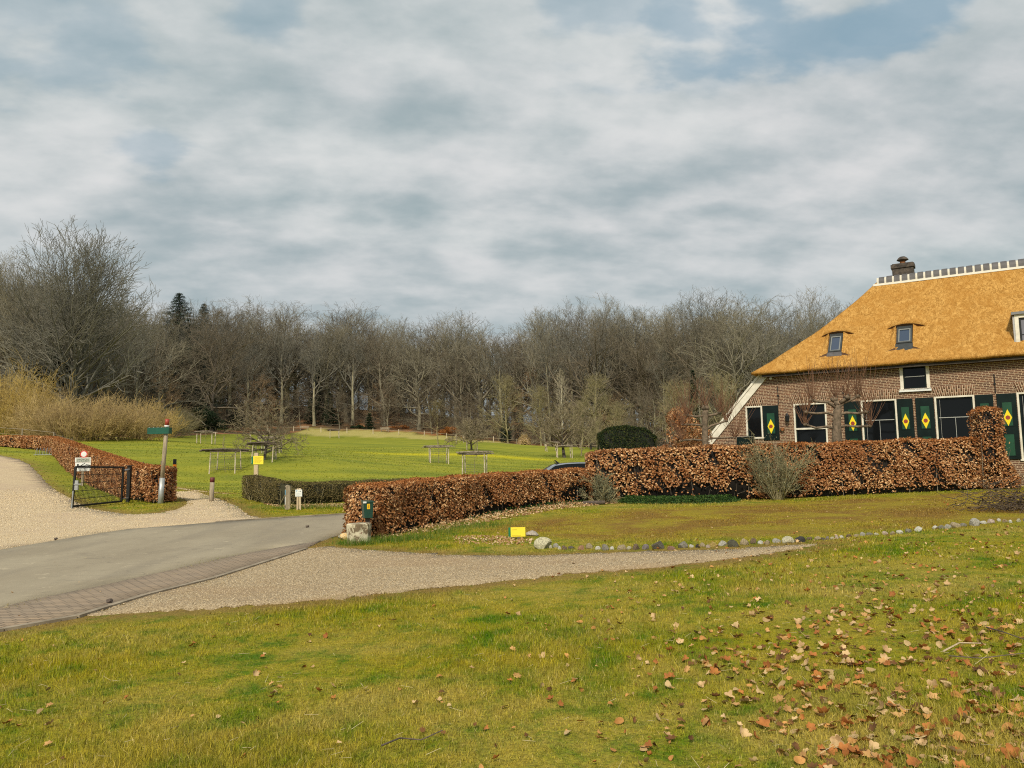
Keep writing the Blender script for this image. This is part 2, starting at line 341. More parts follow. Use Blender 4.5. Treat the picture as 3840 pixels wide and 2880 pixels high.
def masks(x, y):
    fx = np.array([p[0] for p in MEADOW_FAR]); fy = np.array([p[1] for p in MEADOW_FAR]); o = np.argsort(fx)
    edge = np.interp(x, fx[o], fy[o]); jit = 2.0 * np.sin(x * .55) + 1.3 * np.sin(x * 1.7 + 2)
    forest = sst(y - edge + jit, -1, 5)
    dry = sst(y - edge + jit, -17, -9) * sst(x, -64, -48) * (1 - forest)
    mid = [(-1, 18), (1.5, 15.2), (4, 15.3), (8, 15.2), (12, 16.2), (22, 18), (24, 22), (15, 25.2), (8, 24.8), (5, 24.2), (2.5, 23.0), (0.5, 21.5)]
    moss = pip(mid, x, y) * 1.0 * sst(np.minimum(pdist(mid, x, y), 2), 0.0, 1.2)
    moss = np.maximum(moss, 0.75 * sst(2.2 - np.abs(y - 16.6), 0, 1.2) * sst(x, .5, 3))
    verge = np.minimum(pdist(DRIVE + [DRIVE[0]], x, y), np.minimum(pdist(GRAVEL + [GRAVEL[0]], x, y), pdist(near_edge + far_edge[::-1][:-1], x, y)))
    wear = 1 - sst(verge, 0.05, 0.85)
    yel = np.exp(-((y - (96 + .25 * (x + 8)) + 2 * np.sin(x * .3)) / 2.4) ** 2) * sst(x, -22, -12) * (1 - sst(x, 3, 8))
    lush = (1 - sst(y, 26, 36)) * 1.0
    return dict(forest=forest, dry=dry, moss=moss, wear=wear, yel=yel, near=lush)
def grasscol(t, pos, blade):
    n1 = t.noise(pos, 0.7, 6, 0.7, 0.4); n2 = t.noise(pos, 2.3, 7, 0.75, 0.5); n3 = t.noise(t.mapping(pos, (0.25, 0.9, 0.5)), 0.35, 4, 0.6)
    near = t.attr('near')
    g = t.mix(t.ramp(n2, 0.34, 0.64), (0.075, 0.165, 0.004), (0.28, 0.275, 0.004))
    st = t.mix(t.ramp(n3, .3, .7), (0.34, 0.27, 0.012), (0.46, 0.345, 0.09))
    straw = t.ramp(t.math('ADD', t.math('MULTIPLY', n1, .6), t.math('MULTIPLY', n2, .4)), 0.37, 0.58)
    nearc = t.mix(t.math('MULTIPLY', straw, 0.75), g, st)
    far = t.mix(t.ramp(n3, 0.35, 0.65), (0.17, 0.20, 0.022), (0.285, 0.285, 0.028))
    far = t.mix(t.math('MULTIPLY', t.ramp(n1, 0.45, 0.7), 0.35), far, (0.14, 0.175, 0.018))
    c = t.mix(near, far, nearc)
    mo = t.mix(t.ramp(n1, .38, .62), (0.33, 0.26, 0.025), (0.25, 0.15, 0.03))
    c = t.mix(t.math('MULTIPLY', t.attr('moss'), t.ramp(n2, 0.12, 0.48)), c, mo)
    c = t.mix(t.math('MULTIPLY', t.attr('wear'), t.ramp(n2, 0.30, 0.55)), c, (0.26, 0.175, 0.05))
    c = t.mix(t.math('MULTIPLY', t.attr('dry'), 0.9), c, t.mix(t.ramp(n2, .35, .65), (0.46, 0.38, 0.17), (0.36, 0.33, 0.08)))
    c = t.mix(t.math('MULTIPLY', t.attr('yel'), 0.6), c, (0.60, 0.52, 0.01))
    fo = t.mix(t.ramp(t.noise(pos, 0.12, 4), .40, .6), (0.10, 0.07, 0.04), (0.33, 0.16, 0.07))
    return t.mix(t.attr('forest'), c, fo)
def ground_mat():
    m, t, b = material('ground'); ge = t.node('ShaderNodeNewGeometry'); pos = ge.outputs['Position']
    c = grasscol(t, pos, False); fine = t.noise(pos, 28, 3, 0.7); fine2 = t.noise(t.mapping(pos, (1, 1, .3)), 5.5, 4, .7)
    c = t.mix(t.math('MULTIPLY', t.ramp(fine, 0.35, 0.62), t.math('MULTIPLY', t.attr('near'), 0.5)), c, t.mix(1.0, c, (0.45, 0.42, 0.5), 'MULTIPLY'))
    c = t.mix(t.math('MULTIPLY', t.ramp(fine2, 0.45, 0.7), t.math('ADD', 0.1, t.math('MULTIPLY', t.attr('near'), 0.25))), c, t.mix(1.0, c, (0.6, 0.62, 0.6), 'MULTIPLY'))
    t.link(c, b.inputs['Base Color']); b.inputs['Roughness'].default_value = 0.95; b.inputs['Specular IOR Level'].default_value = 0.15
    bn = t.node('ShaderNodeBump', i_Strength=0.7, i_Distance=0.05); t.link(t.math('ADD', fine, fine2), bn.inputs['Height']); t.link(bn.outputs[0], b.inputs['Normal']); return m
def grass_mat():
    m, t, b = material('grass_blades'); ge = t.node('ShaderNodeNewGeometry'); c = grasscol(t, ge.outputs['Position'], True); r = t.attr('rnd')
    c = t.mix(t.ramp(r, 0.86, 0.92), c, t.mix(0.5, c, (0.52, 0.42, 0.20)))
    v = t.node('ShaderNodeMapRange', i_3=0.45, i_4=1.75); t.link(t.math('FRACT', t.math('MULTIPLY', r, 7.3)), v.inputs[0])
    hs = t.node('ShaderNodeHueSaturation'); t.link(v.outputs[0], hs.inputs['Value']); t.link(c, hs.inputs['Color']); c = hs.outputs[0]
    t.link(c, b.inputs['Base Color']); b.inputs['Roughness'].default_value = 0.7; b.inputs['Specular IOR Level'].default_value = 0.06
    tr = t.node('ShaderNodeBsdfTranslucent'); t.link(c, tr.inputs[0]); ms = t.node('ShaderNodeMixShader', i_0=0.3)
    t.link(b.outputs[0], ms.inputs[1]); t.link(tr.outputs[0], ms.inputs[2]); t.link(ms.outputs[0], t.n['Material Output'].inputs[0]); return m
M['ground'] = ground_mat(); M['grass'] = grass_mat()
def lines(segs):
    out = []
    for a, b, st in segs: out.append(np.arange(a, b - 1e-6, st))
    return np.unique(np.round(np.concatenate(out + [np.array([segs[-1][1]])]), 3))
gx = lines([(-3000, -420, 860), (-420, -120, 10), (-120, -60, 3), (-60, -25, 1), (-25, 25, .4), (25, 60, 1), (60, 120, 3), (120, 420, 10), (420, 3000, 860)])
gyv = lines([(-1000, -100, 300), (-100, -8, 6), (-8, 0, 1), (0, 45, .4), (45, 110, 1), (110, 260, 2), (260, 700, 20), (700, 3700, 1000)])
X, Y = np.meshgrid(gx, gyv); Xc = np.clip(X, -420, 420); Yc = np.clip(Y, -100, 700); Z = gz(Xc, Yc)
nx, ny = len(gx), len(gyv); idx = np.arange(nx * ny).reshape(ny, nx)
fc = np.stack([idx[:-1, :-1], idx[:-1, 1:], idx[1:, 1:], idx[1:, :-1]], -1).reshape(-1, 4)
me = npmesh('ground', np.stack([X.ravel(), Y.ravel(), Z.ravel()], 1), fc, True, {k: v.ravel() for k, v in masks(X, Y).items()})
tag(link('ground', me, M['ground']), kind='structure')
def rag(poly, step, amp, seed):
    rng = np.random.default_rng(seed); out = []; n = len(poly)
    for i in range(n):
        a = np.array(poly[i][:2], float); b = np.array(poly[(i + 1) % n][:2], float); L = np.linalg.norm(b - a); k = max(1, int(L / step))
        nrm = np.array((a[1] - b[1], b[0] - a[0])) / max(L, 1e-6)
        for j in range(k): out.append(a + (b - a) * j / k + nrm * rng.normal(0, amp) * (j > 0))
    return out
def sheet(name, poly, off, m, step=0.8):
    poly = [tuple(map(float, p[:2])) for p in poly]; P = np.array(poly); x0, y0 = P.min(0); x1, y1 = P.max(0)
    px, py = np.meshgrid(np.arange(x0, x1, step), np.arange(y0, y1, step)); px = px.ravel(); py = py.ravel()
    k = pip(poly, px, py) & (pdist(poly + [poly[0]], px, py) > step * .35); px, py = px[k], py[k]
    vs = [Vector(p) for p in poly] + [Vector((a, b)) for a, b in zip(px, py)]; n = len(poly)
    r = delaunay_2d_cdt(vs, [(i, (i + 1) % n) for i in range(n)], [], 1, 1e-4)
    v = np.array([tuple(p) for p in r[0]]); z = gz(v[:, 0], v[:, 1]) + off
    f = [t for t in r[2] if len(t) == 3]; f = np.array(f)
    a, b, c = v[f[:, 0]], v[f[:, 1]], v[f[:, 2]]; cr = (b[:, 0] - a[:, 0]) * (c[:, 1] - a[:, 1]) - (b[:, 1] - a[:, 1]) * (c[:, 0] - a[:, 0])
    f[cr < 0] = f[cr < 0][:, ::-1]
    V = np.column_stack([v, z]); e = np.sort(np.concatenate([f[:, (0, 1)], f[:, (1, 2)], f[:, (2, 0)]]), 1); u, inv, ct = np.unique(e, axis=0, return_inverse=True, return_counts=True)
    ed = np.concatenate([f[:, (0, 1)], f[:, (1, 2)], f[:, (2, 0)]])[ct[inv.ravel()] == 1]; n0 = len(V); lo = V.copy(); lo[:, 2] -= .08    # the sheet's rim goes down into the soil
    sk = np.column_stack([ed[:, 1], ed[:, 0], ed[:, 0] + n0, ed[:, 1] + n0])
    return tag(link(name, npmesh(name, np.concatenate([V, lo]), [f, sk], False), m), kind='structure')
def asphalt():
    m, t, b = material('asphalt'); pos = t.node('ShaderNodeNewGeometry').outputs['Position']
    f = t.noise(pos, 60, 2, .8); g = t.noise(t.mapping(pos, (.5, .22, 1), rot=(0, 0, R(30))), 1.1, 5, .6); k = t.noise(pos, 7, 4, .7)
    c = t.mix(t.ramp(g, .3, .7), (0.255, 0.213, 0.145), (0.325, 0.278, 0.193)); c = t.mix(t.math('MULTIPLY', t.ramp(f, .45, .75), .3), c, (0.15, 0.135, 0.11))
    c = t.mix(t.math('MULTIPLY', t.ramp(k, .55, .75), .3), c, (0.43, 0.37, 0.26))
    sc = t.noise(t.mapping(pos, (.12, .5, 1), rot=(0, 0, R(28))), 1.7, 3, .5, 1.5)
    cr = t.math('ABSOLUTE', t.math('SUBTRACT', sc, .5)); c = t.mix(t.math('MULTIPLY', t.ramp(cr, .006, 0.0), .45), c, (0.12, 0.105, 0.085))
    w1 = t.noise(t.mapping(pos, (.9, .12, 1), rot=(0, 0, R(32))), 1.6, 4, .6); c = t.mix(t.math('MULTIPLY', t.ramp(w1, .5, .68), .35), c, (0.20, 0.17, 0.125))
    w2 = t.noise(pos, .8, 5, .75, .6); c = t.mix(t.math('MULTIPLY', t.ramp(w2, .56, .66), .3), c, (0.17, 0.14, 0.10)); w3 = t.noise(pos, 2.6, 5, .8); c = t.mix(t.math('MULTIPLY', t.ramp(w3, .6, .68), .5), c, (0.50, 0.43, 0.30))
    t.link(c, b.inputs['Base Color']); b.inputs['Roughness'].default_value = .9
    bn = t.node('ShaderNodeBump', i_Strength=.5, i_Distance=.01); t.link(f, bn.inputs['Height']); t.link(bn.outputs[0], b.inputs['Normal']); return m
def gravelmat(name, ca, cb, cd, patch):
    m, t, b = material(name); pos = t.node('ShaderNodeNewGeometry').outputs['Position']
    vo = t.node('ShaderNodeTexVoronoi', i_Scale=38.0); t.link(pos, vo.inputs['Vector'])
    sp = t.node('ShaderNodeSeparateColor'); t.link(vo.outputs['Color'], sp.inputs[0])
    c = t.mix(sp.outputs[0], ca, cb); c = t.mix(t.ramp(vo.outputs['Distance'], .35, .75), c, cd)
    n = t.noise(t.mapping(pos, (.6, 1, 1)), .5, 5, .65); c = t.mix(t.math('MULTIPLY', t.ramp(n, .45, .68), .75), c, patch)
    n2 = t.noise(pos, 3.5, 5, .7); c = t.mix(t.math('MULTIPLY', t.ramp(n2, .5, .75), .4), c, cd)
    t.link(c, b.inputs['Base Color']); b.inputs['Roughness'].default_value = .95
    bn = t.node('ShaderNodeBump', i_Strength=.8, i_Distance=.02); t.link(vo.outputs['Distance'], bn.inputs['Height']); t.link(bn.outputs[0], b.inputs['Normal']); return m
def paving():
    m, t, b = material('brick_paving'); pos = t.node('ShaderNodeNewGeometry').outputs['Position']
    v = t.mapping(pos, (1, 1, 1), rot=(0, 0, R(12)))
    br = t.node('ShaderNodeTexBrick', i_Scale=1.0, i_Mortar_Size=.009, i_Brick_Width=.2, i_Row_Height=.085, offset=.5); t.link(v, br.inputs['Vector'])
    br.inputs['Color1'].default_value = (.33, .245, .165, 1); br.inputs['Color2'].default_value = (.26, .20, .14, 1); br.inputs['Mortar'].default_value = (.085, .065, .045, 1)
    n = t.noise(pos, 2.2, 5, .65); c = t.mix(t.math('MULTIPLY', t.ramp(n, .4, .7), .5), br.outputs['Color'], (.30, .235, .165))
    t.link(c, b.inputs['Base Color']); b.inputs['Roughness'].default_value = .9
    bn = t.node('ShaderNodeBump', i_Strength=.6, i_Distance=.01); t.link(br.outputs['Fac'], bn.inputs['Height']); bn.invert = True; t.link(bn.outputs[0], b.inputs['Normal']); return m
M['asphalt'] = asphalt(); M['paving'] = paving()
M['gravel_a'] = gravelmat('gravel_light', (.56, .435, .265), (.74, .60, .40), (.38, .29, .175), (.46, .345, .235))
M['gravel_b'] = gravelmat('gravel_drive', (.37, .28, .165), (.54, .44, .29), (.20, .145, .08), (.30, .205, .115))
sheet('gravel_path', rag(GRAVEL, .22, .05, 1), .010, M['gravel_a'], 1.0)
sheet('gravel_drive', rag(DRIVE, .13, .075, 2), .012, M['gravel_b'], .6)
sheet('road', rag(ROAD, .5, .012, 3), .020, M['asphalt'], .8)
sheet('brick_strip', rag(BRICK, .3, .01, 4), .026, M['paving'], .5)
def strip(path, w, h, name, m, label=None):
    mb = MB(); P3 = [np.array((p[0], p[1], g1(p[0], p[1]))) for p in path]
    for a, b in zip(P3[:-1], P3[1:]):
        d = (b - a)[:2]; L = np.linalg.norm(d); d /= L; n = np.array((-d[1], d[0])) * w / 2; k = max(1, int(L / 1.0))
        for j in range(k):
            p = a + (b - a) * (j + .006) / k; q = a + (b - a) * (j + 1 - .006) / k
            vs = [(p[0] - n[0], p[1] - n[1]), (q[0] - n[0], q[1] - n[1]), (q[0] + n[0], q[1] + n[1]), (p[0] + n[0], p[1] + n[1])]; zs = [p[2], q[2], q[2], p[2]]
            mb.add([(x, y, z - .1) for (x, y), z in zip(vs, zs)] + [(x, y, z + h) for (x, y), z in zip(vs, zs)], [(0, 3, 2, 1), (4, 5, 6, 7), (0, 1, 5, 4), (1, 2, 6, 5), (2, 3, 7, 6), (3, 0, 4, 7)])
    return tag(mb.build(name, m), kind='structure')
M['kerb'] = plain('kerb', (.30, .25, .18), .85, .3, 3, (.18, .145, .10))
off = [(p[0] + .06, p[1] - .04) for p in near_edge]
strip(off[2:9], .09, .035, 'kerb', M['kerb'])
strip([(p[0], p[1] + .05) for p in far_edge[5:]] + [(-2.45, 29.05)], .10, .045, 'kerb', M['kerb'])
# ------------------------------------------------------------------ grass blades
def blades(rng, x, y, h, w, name='grass'):
    n = len(x); z = gz(x, y); a = rng.uniform(0, 2 * np.pi, n); dx, dy = np.cos(a) * w / 2, np.sin(a) * w / 2
    la = rng.uniform(0, 2 * np.pi, n); le = h * np.abs(rng.normal(0.25, .55, n)); lx, ly = np.cos(la) * le, np.sin(la) * le
    base = np.stack([x, y, z - .004], 1); d = np.stack([dx, dy, 0 * dx], 1); l = np.stack([lx, ly, h], 1)
    V = np.stack([base - d, base + d, base + l * np.array((.35, .35, .55)) + d * .7, base + l * np.array((.35, .35, .55)) - d * .7, base + l], 1).reshape(-1, 3)
    b = np.arange(n)[:, None] * 5; mk = masks(x, y); at = {k: np.repeat(v, 5) for k, v in mk.items()}; at['rnd'] = np.repeat(rng.random(n), 5)
    return npmesh(name, V, [b + np.array((0, 1, 2, 3)), b + np.array((3, 2, 4))], False, at)
rng = np.random.default_rng(11)
def scatter(n, r0, r1, a0, a1, seed):
    rg = np.random.default_rng(seed); r = np.exp(rg.uniform(np.log(r0), np.log(r1), n)); a = rg.uniform(R(a0), R(a1), n)
    x = r * np.sin(a); y = r * np.cos(a); keep = np.ones(n, bool)
    for P in (ROAD, BRICK, DRIVE, GRAVEL):
        ins = pip(P, x, y); dd = pdist(list(P) + [P[0]], x, y); keep &= ~(ins & ((dd > .30) | (rg.random(n) < dd / .30)))
    return x[keep], y[keep], rg
x, y, rg = scatter(620000, 3.0, 34, -46, 46, 5)
dist = np.hypot(x, y); mk = masks(x, y)
h = rg.uniform(.015, .044, len(x)) * (1 + .6 * np.sin(x * 1.3 + 1) * np.sin(y * 1.1)) * (1 - .45 * np.maximum(mk['wear'], mk['moss'])) * (1 + .012 * dist)
w = rg.uniform(.0028, .0055, len(x)) * np.maximum(1, dist / 7)
tag(link('grass', blades(rg, x, y, h, w), M['grass']), 'short mown grass with moss and straw over the lawns', 'grass', kind='stuff')
x, y, rg = scatter(90000, 30, 110, -46, 46, 6); mk = masks(x, y); k = mk['forest'] < .5; x, y = x[k], y[k]
dist = np.hypot(x, y); h = rg.uniform(.025, .055, len(x)) * (1 + 2.0 * mk['dry'][k] + dist * .003); w = .0011 * dist * rg.uniform(.6, 1.4, len(x))
tag(link('meadow_grass', blades(rg, x, y, h, w, 'meadow_grass'), M['grass']), 'bright green grass of the sloping meadow', 'grass', kind='stuff')
# loose pebbles
def pebbles(name, P, n, seed, label, m, smin=.005, smax=.011, ymax=60):
    rg = np.random.default_rng(seed); P = np.array(P); x0, y0 = P.min(0); x1, y1 = P.max(0); y1 = min(y1, ymax); x0 = max(x0, -48)
    x = rg.uniform(x0, x1, n); y = y0 + (y1 - y0) * rg.random(n); k = pip(P, x, y) & (rg.random(n) < np.clip((52 - np.hypot(x, y)) / 30, 0, 1)); x, y = x[k], y[k]; z = gz(x, y) + .012; n = len(x)
    s = rg.uniform(smin, smax, n) * np.maximum(1, np.hypot(x, y) / 14); a = rg.uniform(0, 6.28, n)
    o = np.stack([np.stack([np.cos(a + q), np.sin(a + q), 0 * a], 1) * rg.uniform(.6, 1.1, (n, 1)) for q in (0, 1.57, 3.14, 4.71)], 1) * s[:, None, None]
    b = np.stack([x, y, z], 1)[:, None]; top = o * .55; top[..., 2] += (s * rg.uniform(.4, .8, n))[:, None]
    V = np.concatenate([b + o, b + top], 1).reshape(-1, 3); i = np.arange(n)[:, None] * 8
    Fs = np.concatenate([i + np.array(f) for f in ((4, 5, 6, 7), (0, 1, 5, 4), (1, 2, 6, 5), (2, 3, 7, 6), (3, 0, 4, 7))])
    me = npmesh(name, V, Fs, False, {'rnd': np.repeat(rg.random(n), 8)}); tag(link(name, me, m), label, 'gravel', kind='stuff')
M['pebble'] = leafmat('pebble', (.22, .16, .085), (.38, .29, .175), (.56, .46, .31), .9, 0)
M['pebble_light'] = leafmat('pebble_light', (.42, .325, .20), (.54, .425, .27), (.66, .54, .36), .9, 0)
pebbles('gravel', DRIVE, 60000, 21, 'loose tan gravel lying on the curved drive', M['pebble'])
pebbles('gravel', GRAVEL, 210000, 22, 'loose pale gravel lying beside the road and on the path', M['pebble_light'], .007, .014)
# ------------------------------------------------------------------ farmhouse
HX, HY = 9.9, 37.6; HROT = -R(31.7); HZ = 0.10
hx = np.array((math.cos(HROT), math.sin(HROT), 0)); hy = np.array((-math.sin(HROT), math.cos(HROT), 0)); HO = np.array((HX, HY, HZ))
def hp(px, py, yo=0.0):
    """(along the wall, up) where the line of sight meets the plane yo metres behind the front wall"""
    d = CF * F + CR * (px - W0 / 2) - CU * (py - H0 / 2); o = CAM - HO
    k = (yo - o @ hy) / (d @ hy); p = o + d * k
    return float(p @ hx), float(p[2])
def brickmat(name, vertical=False):
    m, t, b = material(name); tc = t.node('ShaderNodeTexCoord'); s = t.node('ShaderNodeSeparateXYZ'); t.link(tc.outputs['Object'], s.inputs[0])
    c = t.node('ShaderNodeCombineXYZ'); u = t.math('ADD', s.outputs[0], s.outputs[1]); t.link(u, c.inputs[0]); t.link(s.outputs[2], c.inputs[1])
    wob = t.noise(c.outputs[0], 2.0, 2); v = t.node('ShaderNodeVectorMath', operation='ADD'); w = t.node('ShaderNodeCombineXYZ')
    t.link(t.math('MULTIPLY', t.math('SUBTRACT', wob, .5), .02), w.inputs[1]); t.link(c.outputs[0], v.inputs[0]); t.link(w.outputs[0], v.inputs[1])
    br = t.node('ShaderNodeTexBrick', i_Scale=1.0, i_Mortar_Size=.0105, i_Mortar_Smooth=.25, i_Brick_Width=.225, i_Row_Height=.0705, i_Bias=-.1, offset=.5, squash=.62, squash_frequency=3); t.link(v.outputs[0], br.inputs['Vector'])
    br.inputs['Color1'].default_value = (.17, .078, .044, 1); br.inputs['Color2'].default_value = (.085, .044, .029, 1); br.inputs['Mortar'].default_value = (.50, .385, .26, 1)
    n = t.noise(c.outputs[0], 1.3, 5, .6); n2 = t.noise(c.outputs[0], 9, 3, .7)
    col = t.mix(t.math('MULTIPLY', t.ramp(n, .45, .72), .35), br.outputs['Color'], t.mix(1.0, br.outputs['Color'], (1.35, 1.2, 1.0), 'MULTIPLY'))
    col = t.mix(t.math('MULTIPLY', t.ramp(n2, .5, .75), .35), col, t.mix(1.0, col, (.55, .5, .5), 'MULTIPLY'))
    t.link(col, b.inputs['Base Color']); b.inputs['Roughness'].default_value = .92
    bn = t.node('ShaderNodeBump', i_Strength=.7, i_Distance=.008, invert=True); t.link(br.outputs['Fac'], bn.inputs['Height']); t.link(bn.outputs[0], b.inputs['Normal']); return m
M['brick'] = brickmat('brick')
M['arch_brick'] = leafmat('arch_brick', (.12, .06, .037), (.18, .095, .058), (.26, .15, .09), .9, 0)
M['pointing'] = plain('pointing', (.56, .44, .31), .9, .2, 6)
def thatchmat():
    m, t, b = material('thatch'); tc = t.node('ShaderNodeTexCoord'); v = tc.outputs['Object']
    n = t.noise(t.mapping(v, (1.0, .55, .55)), 9, 5, .7, 1.2); n2 = t.noise(v, 1.3, 6, .7, .5); n3 = t.noise(v, 34, 3, .75, .8)
    c = t.mix(t.ramp(n, .36, .64), (.38, .185, .04), (.72, .41, .12)); c = t.mix(t.math('MULTIPLY', t.ramp(n2, .4, .62), .6), c, (.46, .215, .042))
    c = t.mix(t.math('MULTIPLY', t.ramp(n3, .52, .72), .6), c, (.22, .105, .025)); c = t.mix(t.math('MULTIPLY', t.ramp(n3, .44, .3), .35), c, (.78, .55, .18))
    t.link(c, b.inputs['Base Color']); b.inputs['Roughness'].default_value = .95; b.inputs['Specular IOR Level'].default_value = .1
    bn = t.node('ShaderNodeBump', i_Strength=.9, i_Distance=.05); t.link(t.math('ADD', n, n3), bn.inputs['Height']); t.link(bn.outputs[0], b.inputs['Normal']); return m
M['thatch'] = thatchmat()
house = empty('thatched_farmhouse', HO, HROT, 'long brick farmhouse with golden thatched roof, green shutters and white windows behind the beech hedge', 'house')
S_END = 22.0; S_C, ZE = hp(2817, 1397, -.5); S_DR = hp(3812, 1340)[0]
YR = 3.8; S_R, ZR = hp(3298, 1063, YR); ZR += .17
ZE2 = hp(3800, 1330, -.5)[1]; ZE = (ZE + ZE2) / 2
bt = hp(2881, 1408); bb = hp(2663, 1674); bsl = (bt[1] - bb[1]) / (bt[0] - bb[0]); SW0 = bb[0] - (bb[1] + .0) / bsl     # wall's slanted left edge
print('house', S_C, ZE, ZE2, S_R, ZR, S_DR, bt, bb, bsl, SW0)
def rect(px0, py0, px1, py1, yo=0.0):
    pm = (py0 + py1) / 2; s0 = hp(px0, pm, yo)[0]; s1 = hp(px1, pm, yo)[0]; pc = (px0 + px1) / 2
    return s0, s1, hp(pc, py1, yo)[1], hp(pc, py0, yo)[1]
ZT = (hp(2826, 1523)[1] + hp(3039, 1511)[1] + hp(3300, 1500)[1] + hp(3583, 1484)[1]) / 4     # heads of the ground floor windows
ZB = hp(3830, 1722)[1]
print('ZT', hp(2826, 1523)[1], hp(3039, 1511)[1], hp(3300, 1500)[1], hp(3583, 1484)[1], hp(3830, 1472)[1], 'ZB', ZB)
def sx(px, py=1570): return hp(px, py)[0]
wins = [dict(s0=sx(2797), s1=sx(2860), z0=hp(2830, 1640)[1], z1=ZT, mid=None, v=1, right=sx(2921)), dict(s0=sx(2977), s1=sx(3101), z0=hp(3040, 1700)[1], z1=ZT, mid=hp(3040, 1607)[1], v=1, bar=True),
        dict(s0=sx(3231), s1=sx(3366), z0=ZB, z1=ZT, mid=hp(3300, 1575)[1], v=2), dict(s0=sx(3508), s1=sx(3660), z0=ZB, z1=ZT, mid=hp(3590, 1564)[1], v=2), dict(s0=sx(3819), s1=sx(3819) + 1.6, z0=ZB, z1=ZT, mid=1.9, v=2)]
up = rect(3374, 1366, 3486, 1457)
holes = [(w['s0'] + .01, w['s1'] - .01, w['z0'] + .01, w['z1'] - .01) for w in wins] + [(up[0] + .01, up[1] - .01, up[2] + .01, min(up[3], ZE) - .01)]
ZW = ZE + .18
def clipl(poly, f):
    out = []; n = len(poly)
    for i in range(n):
        a, b = poly[i], poly[(i + 1) % n]; fa, fb = f(a), f(b)
        if fa >= 0: out.append(a)
        if fa * fb < 0: k = fa / (fa - fb); out.append((a[0] + (b[0] - a[0]) * k, a[1] + (b[1] - a[1]) * k))
    return out
mb = MB(); ss = sorted({SW0, S_END} | {h[i] for h in holes for i in (0, 1)} | set(np.arange(1, 22, 2.)) | {S_DR}); zs = sorted({-.6, ZW} | {h[i] for h in holes for i in (2, 3)})
for a, b in zip(ss[:-1], ss[1:]):
    for c, d in zip(zs[:-1], zs[1:]):
        mx, mz = (a + b) / 2, (c + d) / 2
        if any(h[0] < mx < h[1] and h[2] < mz < h[3] for h in holes): continue
        pl = clipl([(a, c), (b, c), (b, d), (a, d)], lambda p: (p[0] - SW0) * bsl - p[1] - .02)
        if len(pl) > 2: mb.add([(p[0], 0, p[1]) for p in pl], [tuple(range(len(pl)))])
for h in holes:   # reveals
    mb.add([(h[0], 0, h[2]), (h[0], .22, h[2]), (h[0], .22, h[3]), (h[0], 0, h[3])], [(0, 1, 2, 3)]); mb.add([(h[1], 0, h[2]), (h[1], .22, h[2]), (h[1], .22, h[3]), (h[1], 0, h[3])], [(3, 2, 1, 0)])
    mb.add([(h[0], 0, h[3]), (h[1], 0, h[3]), (h[1], .22, h[3]), (h[0], .22, h[3])], [(0, 1, 2, 3)]); mb.add([(h[0], 0, h[2]), (h[1], 0, h[2]), (h[1], .22, h[2]), (h[0], .22, h[2])], [(3, 2, 1, 0)])
DW = 2 * YR
mb.box(S_R - 3.2, S_END, DW - .25, DW, -.6, ZW).box(SW0 + .3, SW0 + .5, .05, DW - .3, -.6, .9).box(S_END - .25, S_END, .02, DW - .3, -.6, ZW)
mb.add([(SW0 + .5, DW, -.6), (S_R, DW, -.6), (S_R, DW, ZW), (SW0 + ZW / bsl, DW, ZW)], [(3, 2, 1, 0)])
mb.build('wall', M['brick'], house)
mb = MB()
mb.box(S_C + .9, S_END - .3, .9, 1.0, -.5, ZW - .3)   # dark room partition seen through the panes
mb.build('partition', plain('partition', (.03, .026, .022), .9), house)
# roof
rg = np.random.default_rng(4)
def lump(P, amp):
    s = P[:, 0]; v = P[:, 2]; y = P[:, 1]
    return amp * (np.sin(s * 1.7 + v * 2.1) * .5 + np.sin(s * 4.3 - v * 3.2 + y) * .25 + rg.normal(0, .22, len(P)))
V = []; Fq = []; nv = 0
prof = lambda v: v + .035 * math.sin(math.pi * v) * -1
def patch(fn, nu, nvv, flip=False):
    global nv
    g = np.array([[fn(i / nu, j / nvv) for i in range(nu + 1)] for j in range(nvv + 1)]).reshape(-1, 3)
    idx = np.arange(len(g)).reshape(nvv + 1, nu + 1) + nv
    f = np.stack([idx[:-1, :-1], idx[:-1, 1:], idx[1:, 1:], idx[1:, :-1]], -1).reshape(-1, 4); 
    if flip: f = f[:, ::-1]
    V.append(g); Fq.append(f); nv += len(g)
sl_ = (ZR - ZE) / (S_R - S_C)
def left_s(v): return S_C + (S_R - S_C) * (v + .05 * math.sin(math.pi * v))
def zv(v): return ZE + (ZR - ZE) * (v - .025 * math.sin(math.pi * v))
SE1 = S_END + .5 + (S_R - S_C)
def front(u, v): s0 = left_s(v); s1 = S_END + .8 - (S_R - S_C) * v * .8; return (s0 + (s1 - s0) * u, -.56 + (YR + .56) * v, zv(v))
def back(u, v): a = front(u, v); return (a[0], 2 * YR - a[1], a[2])
def left(u, v): y0 = -.5 + (YR + .5) * v; return (left_s(v), y0 + (2 * YR - 2 * y0) * u, zv(v))
ZL = .9; SL = S_C - (ZE - ZL) / 1.12
def leftlow(u, v):
    y0 = .02; n = np.array((-bsl, 1)) / math.hypot(bsl, 1); q = np.array((SW0, 0)) + n * .26; z = .7 + (ZE - .75) * v
    return (q[0] + (z - q[1]) / bsl, y0 + (2 * YR - 2 * y0) * u, z)
def right(u, v): y0 = -.5 + (YR + .5) * v; a = front(1, v); return (a[0], y0 + (2 * YR - 2 * y0) * u, a[2])
patch(front, 150, 44); patch(back, 60, 20, True); patch(left, 40, 30, True); patch(leftlow, 30, 16, True); patch(right, 30, 20)
V = np.concatenate(V); 
